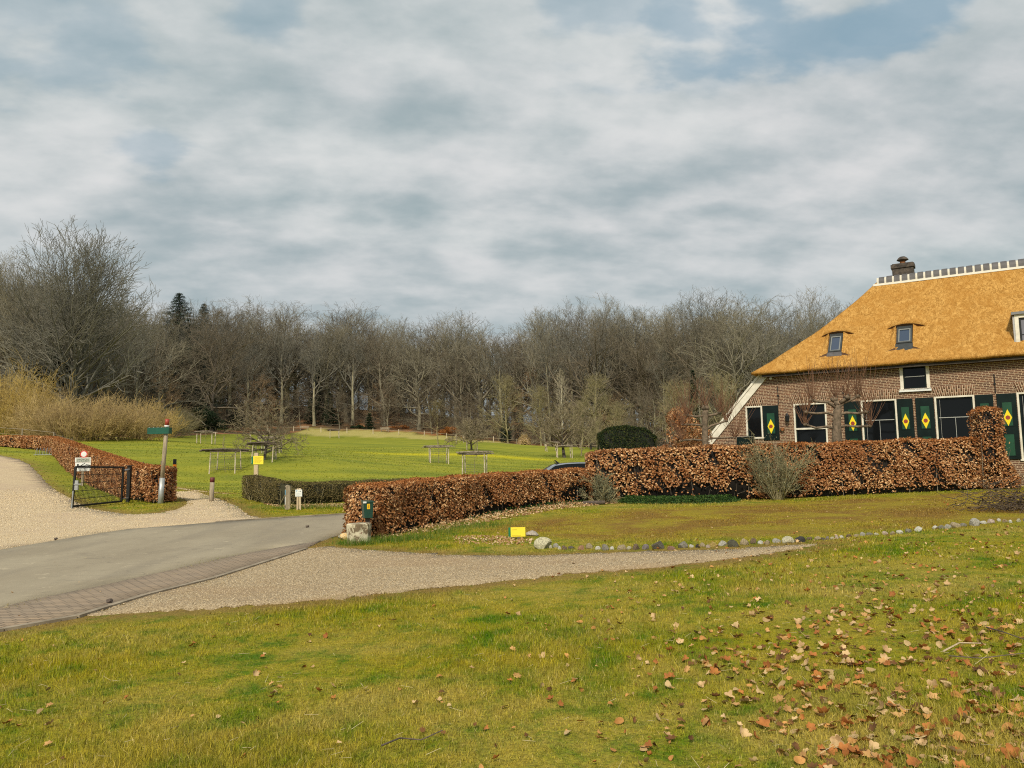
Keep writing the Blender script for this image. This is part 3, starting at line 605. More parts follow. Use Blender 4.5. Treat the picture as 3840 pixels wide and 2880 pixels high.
# lift the thatch over each roof window and sink it below
sky_px = [((3064, 3156), (1247, 1318), (1333,)), ((3359, 3427), (1221, 1280), (1312,))]
def rp(px, py):
    """hit on the sloping front roof plane -> (s, v)"""
    nrm = np.array((0, -(ZR - ZE), YR + .5)); p0 = np.array((0, -.5, ZE)); d = CF * F + CR * (px - W0 / 2) - CU * (py - H0 / 2)
    dl = np.array((d @ hx, d @ hy, d[2])); o = CAM - HO; ol = np.array((o @ hx, o @ hy, o[2])); k = ((p0 - ol) @ nrm) / (dl @ nrm); p = ol + dl * k
    return p[0], (p[1] + .5) / (YR + .5)
V[:, 2] += lump(V, .022)
me = npmesh('roof', V, np.concatenate(Fq), False); ro = link('roof', me, M['thatch'], house)
sm = ro.modifiers.new('thickness', 'SOLIDIFY'); sm.thickness = .14; sm.offset = -1
SLV = np.array((0, YR + .5, ZR - ZE)); SLL = np.linalg.norm(SLV); eu = SLV / SLL; en = np.array((0, -eu[2], eu[1]))
def roofM(s, v, lift=0.0, tilt=0.0):
    """matrix whose x runs along the ridge, y up the slope, z out of the thatch"""
    o = np.array((s, -.5 + (YR + .5) * v, zv(v))) + en * lift
    m = Matrix(((1, 0, 0, o[0]), (0, eu[1], en[1], o[1]), (0, eu[2], en[2], o[2]), (0, 0, 0, 1)))
    return m @ Matrix.Rotation(tilt, 4, 'X')
M['skyl'] = plain('skylight_frame', (.04, .045, .045), .4, .2, 5); M['skyl_in'] = plain('skylight_sash', (.20, .21, .20), .4, .1, 5)
def reflglass():
    m, t, b = material('sky_glass'); b.inputs['Base Color'].default_value = (.03, .05, .09, 1); b.inputs['Roughness'].default_value = .04; b.inputs['Specular IOR Level'].default_value = .9; return m
M['sky_glass'] = reflglass()
def lipgeo(mb, s0, s1, y, up_, hgt, T, sag):
    """a swelling of thatch with its cut edge, darkened as a shadow gap: wedge following an arc"""
    n = 14
    for i in range(n):
        a, b = i / n, (i + 1) / n; f = lambda q: math.sin(math.pi * q) ** .7
        xa, xb = s0 + (s1 - s0) * a, s0 + (s1 - s0) * b; ha, hb = hgt * f(a), hgt * f(b); ya, yb = y + sag * f(a), y + sag * f(b)
        mb.add([T @ Vector(p) for p in ((xa, ya, -.1), (xb, yb, -.1), (xb, yb, hb), (xa, ya, ha), (xa, ya + up_, -.12), (xb, yb + up_, -.12))],
               [(0, 1, 2, 3), (3, 2, 5, 4)])
for k, ((xl, xr), (yt, yb), (ap,)) in enumerate([((3108, 3158), (1252, 1318), (1334,)), ((3364, 3424), (1222, 1284), (1312,))]):
    a = rp(xl - 3, yb); b = rp(xr - 3, yb); c = rp((xl + xr) / 2, yt); e = rp((xl + xr) / 2 - 8, ap); s0, s1 = a[0], b[0]; v0 = (a[1] + b[1]) / 2; L = (c[1] - v0) * SLL; wd = s1 - s0; T = roofM((s0 + s1) / 2, v0)
    w2 = wd / 2; print('skyl', s0, s1, v0, L)
    sash = MB()
    for q in ((-w2, -w2 + .07, 0, L), (w2 - .07, w2, 0, L), (-w2 + .07, w2 - .07, 0, .08), (-w2 + .07, w2 - .07, L - .16, L)): sash.box(q[0], q[1], q[2], q[3], -.05, .09, T)
    wo_ = sash.build('roof_window', M['skyl'], house, bevel=.006)
    s2 = MB()
    for q in ((-w2 + .075, -w2 + .12, .085, L - .165), (w2 - .12, w2 - .075, .085, L - .165), (-w2 + .12, w2 - .12, .085, .13), (-w2 + .12, w2 - .12, L - .24, L - .165)): s2.box(q[0], q[1], q[2], q[3], -.04, .07, T)
    s2.build('sash', M['skyl_in'], wo_)
    MB().box(-w2 + .1, w2 - .1, .1, L - .2, -.05, .04, T).build('pane', M['sky_glass'], wo_)
    MB().box(-w2 - .04, w2 + .04, -(v0 - e[1]) * SLL, -.003, -.05, .055, T).build('lead_apron', M['skyl'] if k else M['slate_tile'], wo_)
    lip = MB(); lipgeo(lip, -w2 * 2.3, w2 * 2.6, L - .03, .75, .24, T, .05); lip.build('thatch_lip', M['thatch'], wo_, True)
    sh = MB(); lipgeo(sh, -w2 * 2.3, w2 * 2.6, L - .036, .01, .21, T, .05); sh.build('lip_edge_shade', plain('thatch_cut_shade', (.12, .06, .025), .95), wo_)  # dark face over the lip front paints the shadow gap beneath it
    y0 = -(v0 - e[1]) * SLL
    for sg in (-1, 1):
        cutm = MB(); x0, x1 = sg * (w2 + .03), sg * (w2 + .55 + (.1 if sg < 0 else 0))
        cutm.add([T @ Vector(p) for p in ((x0, y0 + .02, .03), (x0, y0 + .17, .10), (x1, y0 - .1, .03))], [(0, 1, 2) if sg < 0 else (0, 2, 1)]); cutm.build('lip_cut', plain('thatch_cut_shade', (.10, .05, .025), .95), wo_)
        ck = MB(); ck.add([T @ Vector(p) for p in ((x0, -.1, -.05), (x0, L, -.05), (x0 + sg * .16, L + .05, .0), (x0 + sg * .3, y0 + .12, .02), (x0, L, .15), (x0, y0 + .16, .11))], [(4, 5, 3, 2), (5, 4, 1, 0)]); ck.build('thatch_cheek', M['thatch'], wo_)
# eave soffit, fascia, barge board
mb = MB(); mb.box(S_C + .45, S_END + .6, -.34, -.003, ZE - .20, ZE - .15).box(S_C + .45, S_END + .6, -.37, -.34, ZE - .22, ZE - .08); mb.build('soffit', M['soffit'], house)
def barge(off0, off1, y0, y1, name, m):
    n = np.array((-bsl, 1)) / math.hypot(bsl, 1); d = np.array((1, bsl)) / math.hypot(bsl, 1)
    A = np.array((SW0 - .3, -.3 * bsl)); Bp = np.array(bt) + d * .05; pts = [A + n * off0, Bp + n * off0, Bp + n * off1 + d * .0, A + n * off1]
    mb = MB(); mb.prism([tuple(p) for p in pts], y0, y1); return mb.build(name, m, house)
wdt = math.hypot(*(np.array(hp(2846, 1408)) - np.array(hp(2881, 1408)))) * .75
print('bargew', wdt); wdt = .34
barge(-.02, wdt - .07, -.07, .06, 'barge_board', M['white_paint']); barge(wdt - .066, wdt + .03, -.11, .04, 'barge_moulding', M['white_paint'])
# ridge
zr0 = ZR + .02; mb = MB(); n = 10; pitch = .335; s = S_R - .05
crown = lambda r: [(YR + r * math.cos(a), zr0 - .26 + r * 1.5 * math.sin(a)) for a in np.linspace(0, math.pi, 9)]
mb.prism([(YR - .33, zr0 - .36), (YR + .33, zr0 - .36), (YR + .27, zr0 - .25), (YR - .27, zr0 - .25)], S_R - .25, S_END - 3.2, 'x')
mb.prism([(p[0], p[1]) for p in crown(.235)], S_R - .1, S_END - 3.3, 'x'); mb.build('ridge_mortar', M['mortar'], house)
i = 0
while s + i * pitch < S_END - 3.6:
    a = s + i * pitch; mb = MB(); mb.prism([(p[0], p[1] + .0) for p in crown(.262 if i else .25)], a + .045, a + pitch - .045, 'x'); mb.build('ridge_tile', M['slate_tile'], house, bevel=.01); i += 1
# chimney
cl = hp(3342, 1000, YR + .35); cr = hp(3431, 1000, YR + .35); ct = hp(3386, 990, YR + .35)[1]; cb = ZR - .6; s0, s1 = cl[0], cr[0]; y0 = YR + .0; y1 = YR + .7; cm = (s0 + s1) / 2
mb = MB(); mb.box(s0 + .05, s1 - .05, y0 + .05, y1 - .05, cb, ct - .24).box(s0, s1, y0, y1, ct - .24, ct - .05).box(s0 + .06, s1 - .06, y0 + .06, y1 - .06, ct - .05, ct); ch = mb.build('chimney', M['soot_brick'], house, bevel=.015)
mb = MB(); mb.lathe([(.13, 0), (.12, .2)], (cm, (y0 + y1) / 2, ct - .01), 14); mb.build('chimney_pot', M['terracotta'], ch, True)
mb = MB(); pz = hp(3386, 963, YR + .35)[1]; mb.lathe([(.15, pz - .22), (.27, pz - .16), (.20, pz - .06), (.12, pz)], (cm, (y0 + y1) / 2, 0), 14); mb.build('chimney_cowl', M['soot_brick'], ch)
# windows
M['curtain'] = plain('curtain', (.30, .29, .26), .9, .3, 2)
def window(w, fr=.075):
    s0, s1, z0, z1 = w['s0'], w['s1'], w['z0'], w['z1']; mb = MB(); f = fr
    mb.box(s0, s0 + f, -.022, .13, z0, z1).box(s1 - f, s1, -.022, .13, z0, z1).box(s0 + f, s1 - f, -.025, .13, z1 - f * .9, z1).box(s0 - .04, s1 + .04, -.06, .13, z0 - .07, z0 - .003)
    if w.get('bar'): mb.box(s0 + f, s1 - f, -.02, .12, w['mid'] - .04, w['mid'] + .04)
    wn = mb.build('window', M['white_paint'], house, bevel=.006)
    mb = MB(); f2 = .055; a, b, c, d = s0 + f + .003, s1 - f - .003, z0 + .003, z1 - f * .9 - .003; y0, y1 = .05, .10
    mb.box(a, a + f2, y0, y1, c, d).box(b - f2, b, y0, y1, c, d).box(a + f2, b - f2, y0, y1, c, c + f2).box(a + f2, b - f2, y0, y1, d - f2, d)
    mb.build('sash', M['dark_green'], wn)
    mb = MB()
    if w.get('mid') and not w.get('bar'): mb.box(a + f2, b - f2, y0 - .01, y1, w['mid'] - .016, w['mid'] + .016)
    if w.get('v') == 2: mb.box((a + b) / 2 - .009, (a + b) / 2 + .009, y0, y1 - .01, c + f2, w['mid'] - .017)
    if w.get('v') == 2: mb.box(a + f2 + .06, a + f2 + .07, y0, y1 - .01, c + f2, d - f2)
    if mb.v: mb.build('glazing_bar', plain('thin_bar', (.36, .37, .35), .5, .1), wn)
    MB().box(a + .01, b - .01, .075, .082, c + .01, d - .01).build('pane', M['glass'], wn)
    return wn
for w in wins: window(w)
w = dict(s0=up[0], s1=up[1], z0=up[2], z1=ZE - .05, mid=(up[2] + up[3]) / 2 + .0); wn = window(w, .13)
a, b = hp(3372, 1462)[0], hp(3494, 1462)[0]; MB().box(a, b, -.10, -.027, up[2] - .13, up[2] - .075).box(a + .02, b - .02, -.06, -.002, up[2] - .12, up[2] - .005).build('sill', M['sign_white'], wn)
# shutters
def shutter(p0, p1, z0=None, z1=None, dia=True, look=None):
    s0, s1 = (sx(p0), sx(p1)); z0 = ZB if z0 is None else z0; z1 = ZT - .015; h = z1 - z0; wd = s1 - s0
    sh = MB().box(s0, s1, -.055, -.014, z0, z1).build('shutter', M['dark_green'], house, bevel=.006)
    if look: sh['label'] = look
    c = (s0 + s1) / 2; pw = wd * .24; zt = z1 - .36
    for (pa, pb) in ((zt - .95, zt), (z0 + .15, zt - 1.30)):
        if pb - pa < .1: continue
        MB().box(c - pw, c + pw, -.064, -.056, pa, pb).build('panel', M['shutter_green'], sh)
        fr = MB()
        for q in ((c - pw - .04, c - pw - .006, pa - .04, pb + .04), (c + pw + .006, c + pw + .04, pa - .04, pb + .04)): fr.box(q[0], q[1], -.07, -.056, q[2], q[3])
        fr.box(c - pw - .006, c + pw + .006, -.07, -.056, pb + .005, pb + .04).box(c - pw - .006, c + pw + .006, -.07, -.056, pa - .04, pa - .005); fr.build('moulding', M['dark_green'], sh)
    if dia:
        dz = zt - .62; dw, dh = wd * .215, .34
        do = MB().prism([(c - dw, dz), (c, dz - dh), (c + dw, dz), (c, dz + dh)], -.085, -.072).build('diamond', M['yellow_paint'], sh)
        mb = MB(); mb.prism([(c + .085 * math.cos(a), dz + .09 * math.sin(a)) for a in np.linspace(0, 2 * math.pi, 9)[:-1]], -.09, -.0855); mb.build('disc', M['red_paint'], do)
shutter(2862, 2921, hp(2890, 1650)[1]); shutter(3167, 3229); shutter(3367, 3427); shutter(3437, 3506); shutter(3662, 3730); shutter(3743, 3817)
# flat arches of upright bricks
def arch(p0, p1, q0, q1, ztop, zbot):
    s0, s1 = sx(p0), sx(p1); t0, t1 = sx(q0), sx(q1); n = max(8, int((t1 - t0) / .088)); mb = MB(); z0, z1 = zbot, ztop
    bk = MB().add([(s0, -.0035, z0), (s1, -.0035, z0), (t1, -.0035, z1), (t0, -.0035, z1)], [(0, 1, 2, 3)]); ar = bk.build('arch', M['pointing'], house)
    V = []; Fc = []; r = []; rg = random.Random(int(p0))
    for i in range(n):
        a, b = (i + .14) / n, (i + .86) / n; split = [(.02, .64), (.69, .98)] if i % 2 else [(.02, .32), (.37, .98)]
        for c, d in split:
            f = lambda u, v: ((s0 + (s1 - s0) * u) * (1 - v) + (t0 + (t1 - t0) * u) * v, z0 + (z1 - z0) * v)
            ps = [f(a, c), f(b, c), f(b, d), f(a, d)]; k = len(V); V += [(p[0], -.010, p[1]) for p in ps]; Fc.append((k, k + 1, k + 2, k + 3)); V += [(p[0], -.004, p[1]) for p in ps]
            Fc += [(k + j, k + 4 + j, k + 4 + (j + 1) % 4, k + (j + 1) % 4) for j in range(4)]; r += [rg.random()] * 8
    link('arch_bricks', npmesh('arch_bricks', V, np.array(Fc), False, {'rnd': r}), M['arch_brick'], ar)
zt = hp(3300, 1461)[1]
arch(2801, 2862, 2822 - 6, 2872, zt, ZT + .005); arch(2974, 3101, 2961, 3110, zt, ZT + .005); arch(3236, 3362, 3224, 3372, zt, ZT + .005); arch(3510, 3657, 3496, 3668, zt, ZT + .005); arch(3822, 3980, 3806, 3994, zt, ZT + .005)
# iron wall anchors
for px, ya, yb in ((2916, 1450, 1517), (3161, 1447, 1500), (3727, 1403, 1475)):
    s = sx(px, ya); za, zb = hp(px, yb)[1], hp(px, ya)[1]; mb = MB().tube([(s, -.03, za), (s + .01, -.04, (za + zb) / 2), (s, -.03, zb)], .018, 6).box(s - .04, s + .04, -.045, -.003, (za + zb) / 2 - .03, (za + zb) / 2 + .03); mb.build('wall_anchor', M['black_metal'], house)
# wall lantern, small white lamp, pot
s, z = hp(2953, 1570, -.15); la = MB().box(s - .02, s + .02, -.16, -.003, z - .02, z + .02).lathe([(.05, -.16), (.085, -.12), (.11, .12), (.05, .2), (.015, .27)], (s, -.18, z), 8).build('wall_lantern', M['black_metal'], house)
MB().lathe([(.06, -.10), (.095, .09)], (s, -.18, z), 7).build('lantern_glass', plain('lantern_pane', (.18, .16, .12), .2), la)
s, z = hp(2890, 1418, -.1); MB().lathe([(.03, -.07), (.07, -.04), (.07, .03), (.03, .06)], (s, -.09, z), 12).build('eave_lamp', M['sign_white'], house, True)
s, z = hp(2934, 1610, -.1); MB().lathe([(.05, -.07), (.10, .05), (.11, .05), (.11, .07)], (s, -.115, z), 12).build('wall_pot', M['terracotta'], house)
# dormer at the right-hand edge
d0, z0 = hp(3815, 1331); z1 = hp(3803, 1181)[1]; d1 = d0 + 2.3; yb_ = YR - .6
mb = MB(); mb.box(d0, d0 + .14, -.03, .12, z0, z1).box(d1 - .14, d1, -.03, .12, z0, z1).box(d0 + .14, d1 - .14, -.035, .12, z0, z0 + .13).box(d0 + .14, d1 - .14, -.035, .12, z1 - .14, z1); dm = mb.build('dormer', M['white_paint'], house, bevel=.006)
MB().box(d0 - .10, d1 + .2, -.12, yb_, z1 + .003, z1 + .11).build('dormer_roof', M['lead'], dm)
MB().box(d0 + .01, d0 + .05, .125, yb_, z0 + .4, z1 - .002).build('lead_cheek', M['lead'], dm)
MB().prism([(-.02, z0 + .22), (.6, z0 + .5), (.6, z1 - .05), (-.01, z1 - .05)], d0 - .06, d0 - .002, 'x').build('lead_cheek', plain('zinc_cheek', (.42, .42, .43), .5, .1), dm)
mb = MB(); a, b, c, d = d0 + .145, d1 - .145, z0 + .135, z1 - .145; m_ = (c + d) / 2
mb.box(a, a + .07, .02, .09, c, d).box(b - .07, b, .02, .09, c, d).box(a + .07, b - .07, .02, .09, c, c + .07).box(a + .07, b - .07, .02, .09, d - .07, d).box(a + .07, b - .07, .03, .08, m_ - .015, m_ + .015).box((a + b) / 2 - .05, (a + b) / 2 + .05, .02, .085, c + .07, d - .07)
mb.build('sash', M['black_metal'], dm); MB().box(a + .01, b - .01, .045, .052, c + .01, d - .01).build('pane', plain('curtained_glass', (.20, .20, .24), .15, .1, 2), dm)
MB().box(d0 - .01, d1 + .01, -.004, .2, ZE - .4, z0 - .005).build('dormer_base', M['brick'], dm)
# ------------------------------------------------------------------ vegetation builders
def segmesh(name, S, n=4, attrs=False):
    """S (k,8): p0,p1,r0,r1 -> tapered prisms in one mesh"""
    S = np.asarray(S, float); p0, p1, ra, rb = S[:, :3], S[:, 3:6], S[:, 6], S[:, 7]; d = p1 - p0; d /= np.maximum(np.linalg.norm(d, axis=1, keepdims=True), 1e-9)
    ref = np.where(np.abs(d[:, 2:3]) < .8, np.array([[0, 0, 1.]]), np.array([[1., 0, 0]])); a = np.cross(d, ref); a /= np.linalg.norm(a, axis=1, keepdims=True); b = np.cross(d, a)
    ang = np.arange(n) * 2 * np.pi / n; ring = a[:, None] * np.cos(ang)[None, :, None] + b[:, None] * np.sin(ang)[None, :, None]
    V = np.concatenate([p0[:, None] + ring * ra[:, None, None], p1[:, None] + ring * rb[:, None, None]], 1).reshape(-1, 3)
    i = np.arange(len(S))[:, None] * 2 * n; F_ = np.concatenate([i + np.array((k, (k + 1) % n, n + (k + 1) % n, n + k)) for k in range(n)])
    return npmesh(name, V, F_, n > 4, {'rnd': np.repeat(np.random.default_rng(1).random(len(S)), 2 * n)} if attrs else None)
def vrot(d, ang, az):
    o = d.orthogonal().normalized(); o.rotate(Matrix.Rotation(az, 3, d)); return (d * math.cos(ang) + o * math.sin(ang)).normalized()
def gen_tree(seed, H, fork=.45, spread=.3, limbs=14, kids=(6, 5, 4), up=.12, wob=.12, r0=None, ang=(30, 55), lead=.9, tw=.9, rmin=.014, low=0, topk=.62):
    rg = random.Random(seed); r0 = r0 or H * .0165; trunk = []; crown = []; UP = Vector((0, 0, 1)); maxl = len(kids)
    def rv(s): return Vector((rg.gauss(0, s), rg.gauss(0, s), rg.gauss(0, s)))
    def grow(p, d, L, r, lv, out):
        ns = 4 if lv < 2 else (3 if lv < maxl else 2); pts = []
        for i in range(ns):
            d = (d + rv(wob * (1 + .3 * lv)) + UP * up * (1 if lv < maxl else .5)).normalized(); q = p + d * (L / ns); r2 = max(rmin * .6, r * (1 - .75 * (i + 1) / ns)) if True else r
            ra = max(rmin, r * (1 - .75 * i / ns)); out.append((*p, *q, ra, max(rmin * .7, r2))); pts.append((p, q, d, ra)); p = q
        if lv < maxl:
            k = kids[lv]; 
            for j in range(k):
                f = (.22 + .78 * (j + rg.random()) / k) * ns; i = min(ns - 1, int(f)); a, b, dd, rr = pts[i]; q = a.lerp(b, f - i)
                L2 = L * rg.uniform(.38, .62) * (1.15 - .45 * f / ns); grow(q, vrot(dd, R(rg.uniform(25, 55)), rg.uniform(0, 6.28)), L2, rr * .60, lv + 1, crown)
            grow(p, vrot(d, R(rg.uniform(3, 18)), rg.uniform(0, 6.28)), L * .5, r * .3, lv + 1, crown)
    p = Vector((0, 0, -.3)); d = UP.copy(); nt = 14; hs = []; HT = H * lead
    for i in range(nt):
        d = (d + Vector((rg.gauss(0, wob * .35), rg.gauss(0, wob * .35), 0)) + UP * .25).normalized(); q = p + d * (HT / nt); f0 = i / nt; f1 = (i + 1) / nt
        ra, rb = r0 * (1 - f0) ** .8 + .03, r0 * (1 - f1) ** .8 + .03
        if i == 0: ra *= 1.35
        trunk.append((*p, *q, ra, rb)); hs.append((p, q, d, ra)); p = q
    for j in range(limbs):
        f = fork + (1 - fork) * ((j + rg.random() * .8) / limbs) ** .85; f = min(f, .985); i = min(nt - 1, int(f * nt)); a, b, dd, rr = hs[i]; q = a.lerp(b, f * nt - i); rel = (f - fork) / (1 - fork)
        L = H * spread * (1.05 - topk * rel) * rg.uniform(.75, 1.2); az = j * 2.4 + rg.uniform(-.5, .5); an = R(rg.uniform(*ang)) * (1 - .55 * rel)
        grow(q, vrot(dd, an, az), L, rr * .78, 0, crown)
    for j in range(low):
        f = rg.uniform(.12, fork); i = int(f * nt); a, b, dd, rr = hs[i]; grow(a, vrot(dd, R(rg.uniform(60, 90)), rg.uniform(0, 6.28)), H * rg.uniform(.10, .2), rr * .22, 1, crown)
    C_ = np.array([s[3:6] for s in crown]); zt = float(np.percentile(C_[:, 2], 98.5)); rr_ = float(np.percentile(np.hypot(C_[:, 0], C_[:, 1]), 97)); zc = zt * .52; ev = np.hypot(C_[:, 0], C_[:, 1]) / rr_
    ev = ev ** 2.3 + np.abs((C_[:, 2] - zc) / (zt - zc)) ** 2.3 * (C_[:, 2] > zc); keep = ev < 1 + .10 * np.sin(np.arctan2(C_[:, 1], C_[:, 0]) * 5 + C_[:, 2]) + np.array([rg.uniform(-.06, .08) for _ in crown]); crown = [s for s, q in zip(crown, keep) if q]
    k = H / zt
    return [tuple(c * k for c in s) for s in trunk], [tuple(c * k for c in s[:6]) + s[6:] for s in crown]
def gen_shrub(seed, H, stems=40, spread=.5, kids=(6, 3), base=.3, r=.03, wob=.1, up=.1, rmin=.006):
    rg = random.Random(seed); out = []; UP = Vector((0, 0, 1)); mx = len(kids)
    def grow(p, d, L, r, lv):
        ns = 4 if lv == 0 else 2; pts = []
        for i in range(ns):
            d = (d + Vector((rg.gauss(0, wob), rg.gauss(0, wob), rg.gauss(0, wob))) * (1 + .5 * lv) + UP * up).normalized(); q = p + d * (L / ns); out.append((*p, *q, max(rmin, r * (1 - .7 * i / ns)), max(rmin * .6, r * (1 - .7 * (i + 1) / ns)))); pts.append((p, q, d)); p = q
        if lv < mx:
            for j in range(kids[lv]):
                f = (.15 + .85 * rg.random()) * ns; i = min(ns - 1, int(f)); a, b, dd = pts[i]; grow(a.lerp(b, f - i), vrot(dd, R(rg.uniform(18, 55)), rg.uniform(0, 6.28)), L * rg.uniform(.3, .55), r * .5, lv + 1)
    for k in range(stems):
        a = rg.uniform(0, 6.28); t = rg.random() ** .6; p = Vector((math.cos(a) * base * t, math.sin(a) * base * t, -.1)); th = t * spread * 1.2
        grow(p, Vector((math.cos(a) * math.sin(th), math.sin(a) * math.sin(th), math.cos(th))), H * rg.uniform(.6, .95) * (1 - .25 * t), r * rg.uniform(.6, 1.2), 0)
    k = H / max(s[5] for s in out); return [tuple(c * k for c in s[:6]) + s[6:] for s in out]
def leafquads(C, N, L, Wd, rg, rnd=None, fold=.25):
    n = len(C); N = N / np.maximum(np.linalg.norm(N, axis=1, keepdims=True), 1e-9); v = rg.normal(size=(n, 3)); a = np.cross(N, v); a /= np.linalg.norm(a, axis=1, keepdims=True); b = np.cross(N, a)
    L = np.broadcast_to(L, n)[:, None]; Wd = np.broadcast_to(Wd, n)[:, None]; up = N * L * fold
    V = np.stack([C - a * L / 2 + up * .5, C + b * Wd / 2, C + a * L / 2 + up * .5, C - b * Wd / 2], 1).reshape(-1, 3); i = np.arange(n)[:, None] * 4
    r = rg.random(n) if rnd is None else rnd
    return V, i + np.array((0, 1, 2, 3)), np.repeat(r, 4)
def leafobj(name, C, N, L, Wd, rg, m, parent, fold=.25):
    V, Fc, r = leafquads(C, N, L, Wd, rg, None, fold); return link(name, npmesh(name, V, Fc, False, {'rnd': r}), m, parent)
M['beech_leaf'] = leafmat('beech_leaf', (.13, .048, .018), (.42, .19, .068), (.86, .57, .30), .5, .2, (.31, .115, .04))
M['beech_top'] = leafmat('beech_top', (.20, .065, .02), (.44, .17, .05), (.50, .24, .085), .6, .2)
M['hornbeam'] = leafmat('hornbeam', (.06, .052, .018), (.13, .108, .036), (.22, .165, .075), .8, .1)
M['yew'] = leafmat('yew', (.006, .014, .006), (.016, .032, .009), (.07, .075, .014), .7, .05)
M['evergreen'] = leafmat('evergreen', (.008, .018, .009), (.018, .035, .016), (.035, .055, .022), .7, .05)
M['spruce'] = leafmat('spruce', (.016, .03, .022), (.03, .05, .033), (.055, .075, .045), .8, .05)
M['ivy'] = leafmat('ivy', (.008, .026, .006), (.022, .06, .012), (.08, .13, .03), .5, .1)
M['greyleaf'] = leafmat('grey_leaf', (.075, .085, .05), (.16, .17, .10), (.28, .28, .18), .7, .2)
M['litter'] = leafmat('leaf_litter', (.20, .10, .045), (.44, .26, .12), (.68, .52, .32), .8, .15)
M['core'] = plain('hedge_twig_shade', (.010, .007, .005), .95, .4, 9)  # near-black: the shade inside the hedge is put into the colour
def lerp_path(path, f):
    """path rows (x,y,top) ; f array of arclength fractions"""
    P = np.array(path, float); d = np.hypot(*(P[1:, :2] - P[:-1, :2]).T); s = np.concatenate(([0], np.cumsum(d))) / d.sum()
    return [np.interp(f, s, P[:, k]) for k in range(P.shape[1])], d.sum()
def hedge(name, label, path, width, m, rg, dens=900, leaf=.07, hollow=(), zmin=.06, round_=.08, msr=None, topm=None, core=True, bare=0.0, lumpy=.07, coremat=None, group=None, stems=14, loose=0.0, merge=False):
    """path rows: (x, y, top height in world z). A clipped hedge: leaf shell over stems and twigs round a solid core darkened as inner shade."""
    root = empty(name, (path[0][0], path[0][1], g1(path[0][0], path[0][1])), 0, label, 'hedge', group); O = np.array(root.location)
    P = np.array(path, float); dd = np.hypot(*(P[1:, :2] - P[:-1, :2]).T); Ltot = dd.sum(); sarc = np.concatenate(([0], np.cumsum(dd)))
    def frame(s):
        x = np.interp(s, sarc, P[:, 0]); y = np.interp(s, sarc, P[:, 1]); top = np.interp(s, sarc, P[:, 2]); k = np.clip(np.searchsorted(sarc, s, side='right') - 1, 0, len(dd) - 1)
        t = (P[k + 1, :2] - P[k, :2]) / dd[k][:, None]; 
        return x, y, top, t
    wv = lambda s, z: lumpy * (np.sin(s * 2.1 + 1.3 * np.sin(z * 3)) * .6 + np.sin(s * 5.3 + z * 4.1 + 2) * .4)
    nside = int(dens * Ltot * 1.5); C = []; N = []
    hmax = 2.2
    for side in (-1, 1):
        n = nside; s = rg.random(n) * Ltot; x, y, top, t = frame(s); g = gz(x, y); hgt = top - g; u = rg.random(n) * hmax / hmax; zz = zmin + u * (hgt - zmin); k = rg.random(n) < hgt / hgt.max(); s, x, y, top, t, g, hgt, zz = [q[k] for q in (s, x, y, top, t, g, hgt, zz)]
        nrm = np.stack([-t[:, 1], t[:, 0]], 1) * side; dep = rg.exponential(.045 + loose, len(s)) - .02 - loose; off = width / 2 + wv(s, zz) - dep - round_ * np.clip((zz / hgt - .88) / .12, 0, 1) ** 2
        keep = np.ones(len(s), bool)
        for (sc, zc, sr, zr) in hollow:
            q = ((s - sc) / sr) ** 2 + ((zz - zc) / zr) ** 2; keep &= (q > 1 + rg.normal(0, .25, len(s))) | (rg.random(len(s)) < .05)
        nb = np.sin(s * 3.1 + 1) * np.sin(zz * 4.2 + s) + np.sin(s * 7.7 + zz * 6.5); keep &= ~((nb < -1.05) & (rg.random(len(s)) < .75)); keep &= ~((rg.random(len(s)) < bare))
        keep &= ~((zz < zmin + .16) & (np.sin(s * 4.4) + np.sin(s * 1.9 + 2) < .1) & (rg.random(len(s)) < .8))
        C.append(np.stack([x + nrm[:, 0] * off, y + nrm[:, 1] * off, g + zz], 1)[keep]); N.append((np.column_stack([nrm, np.full(len(s), .55)]) + rg.normal(0, .55, (len(s), 3)))[keep])
    n = int(dens * Ltot * width * 1.3); s = rg.random(n) * Ltot; x, y, top, t = frame(s); w = (rg.random(n) - .5) * (width - .02); z = top - rg.exponential(.03, n) + .03 * np.sin(s * 3.3) + .02 * rg.normal(0, 1, n) * (1 + 3 * loose) - round_ * (np.abs(w) / (width / 2)) ** 4 * .6
    Ct = np.stack([x - t[:, 1] * w, y + t[:, 0] * w, z], 1); Nt = np.array((0, 0, 1.)) + rg.normal(0, .6, (n, 3))
    for e, sg in ((0, -1), (Ltot, 1)):     # ends
        n = int(dens * width * 1.3); s = np.full(n, e - sg * 1e-3); x, y, top, t = frame(s); g = gz(x, y); zz = zmin + rg.random(n) * (top - g - zmin); w = (rg.random(n) - .5) * width; dep = rg.exponential(.05, n) - .02; ex = -(np.abs(w) / (width / 2)) ** 3 * .1 + .04 * np.sin(zz * 5)
        C.append(np.stack([x + t[:, 0] * sg * (ex - dep) - t[:, 1] * w, y + t[:, 1] * sg * (ex - dep) + t[:, 0] * w, g + zz], 1)); N.append(np.column_stack([t * sg, np.full(n, .4)]) + rg.normal(0, .55, (n, 3)))
    if merge: C.append(Ct); N.append(Nt)
    C = np.concatenate(C); N = np.concatenate(N)
    leafobj('foliage', C - O, N, leaf * rg.uniform(.7, 1.25, len(C)), leaf * .62 * rg.uniform(.8, 1.2, len(C)), rg, m, root)
    if not merge: leafobj('clipped_top', Ct - O, Nt, leaf * .8 * rg.uniform(.7, 1.25, len(Ct)), leaf * .5, rg, topm or m, root)
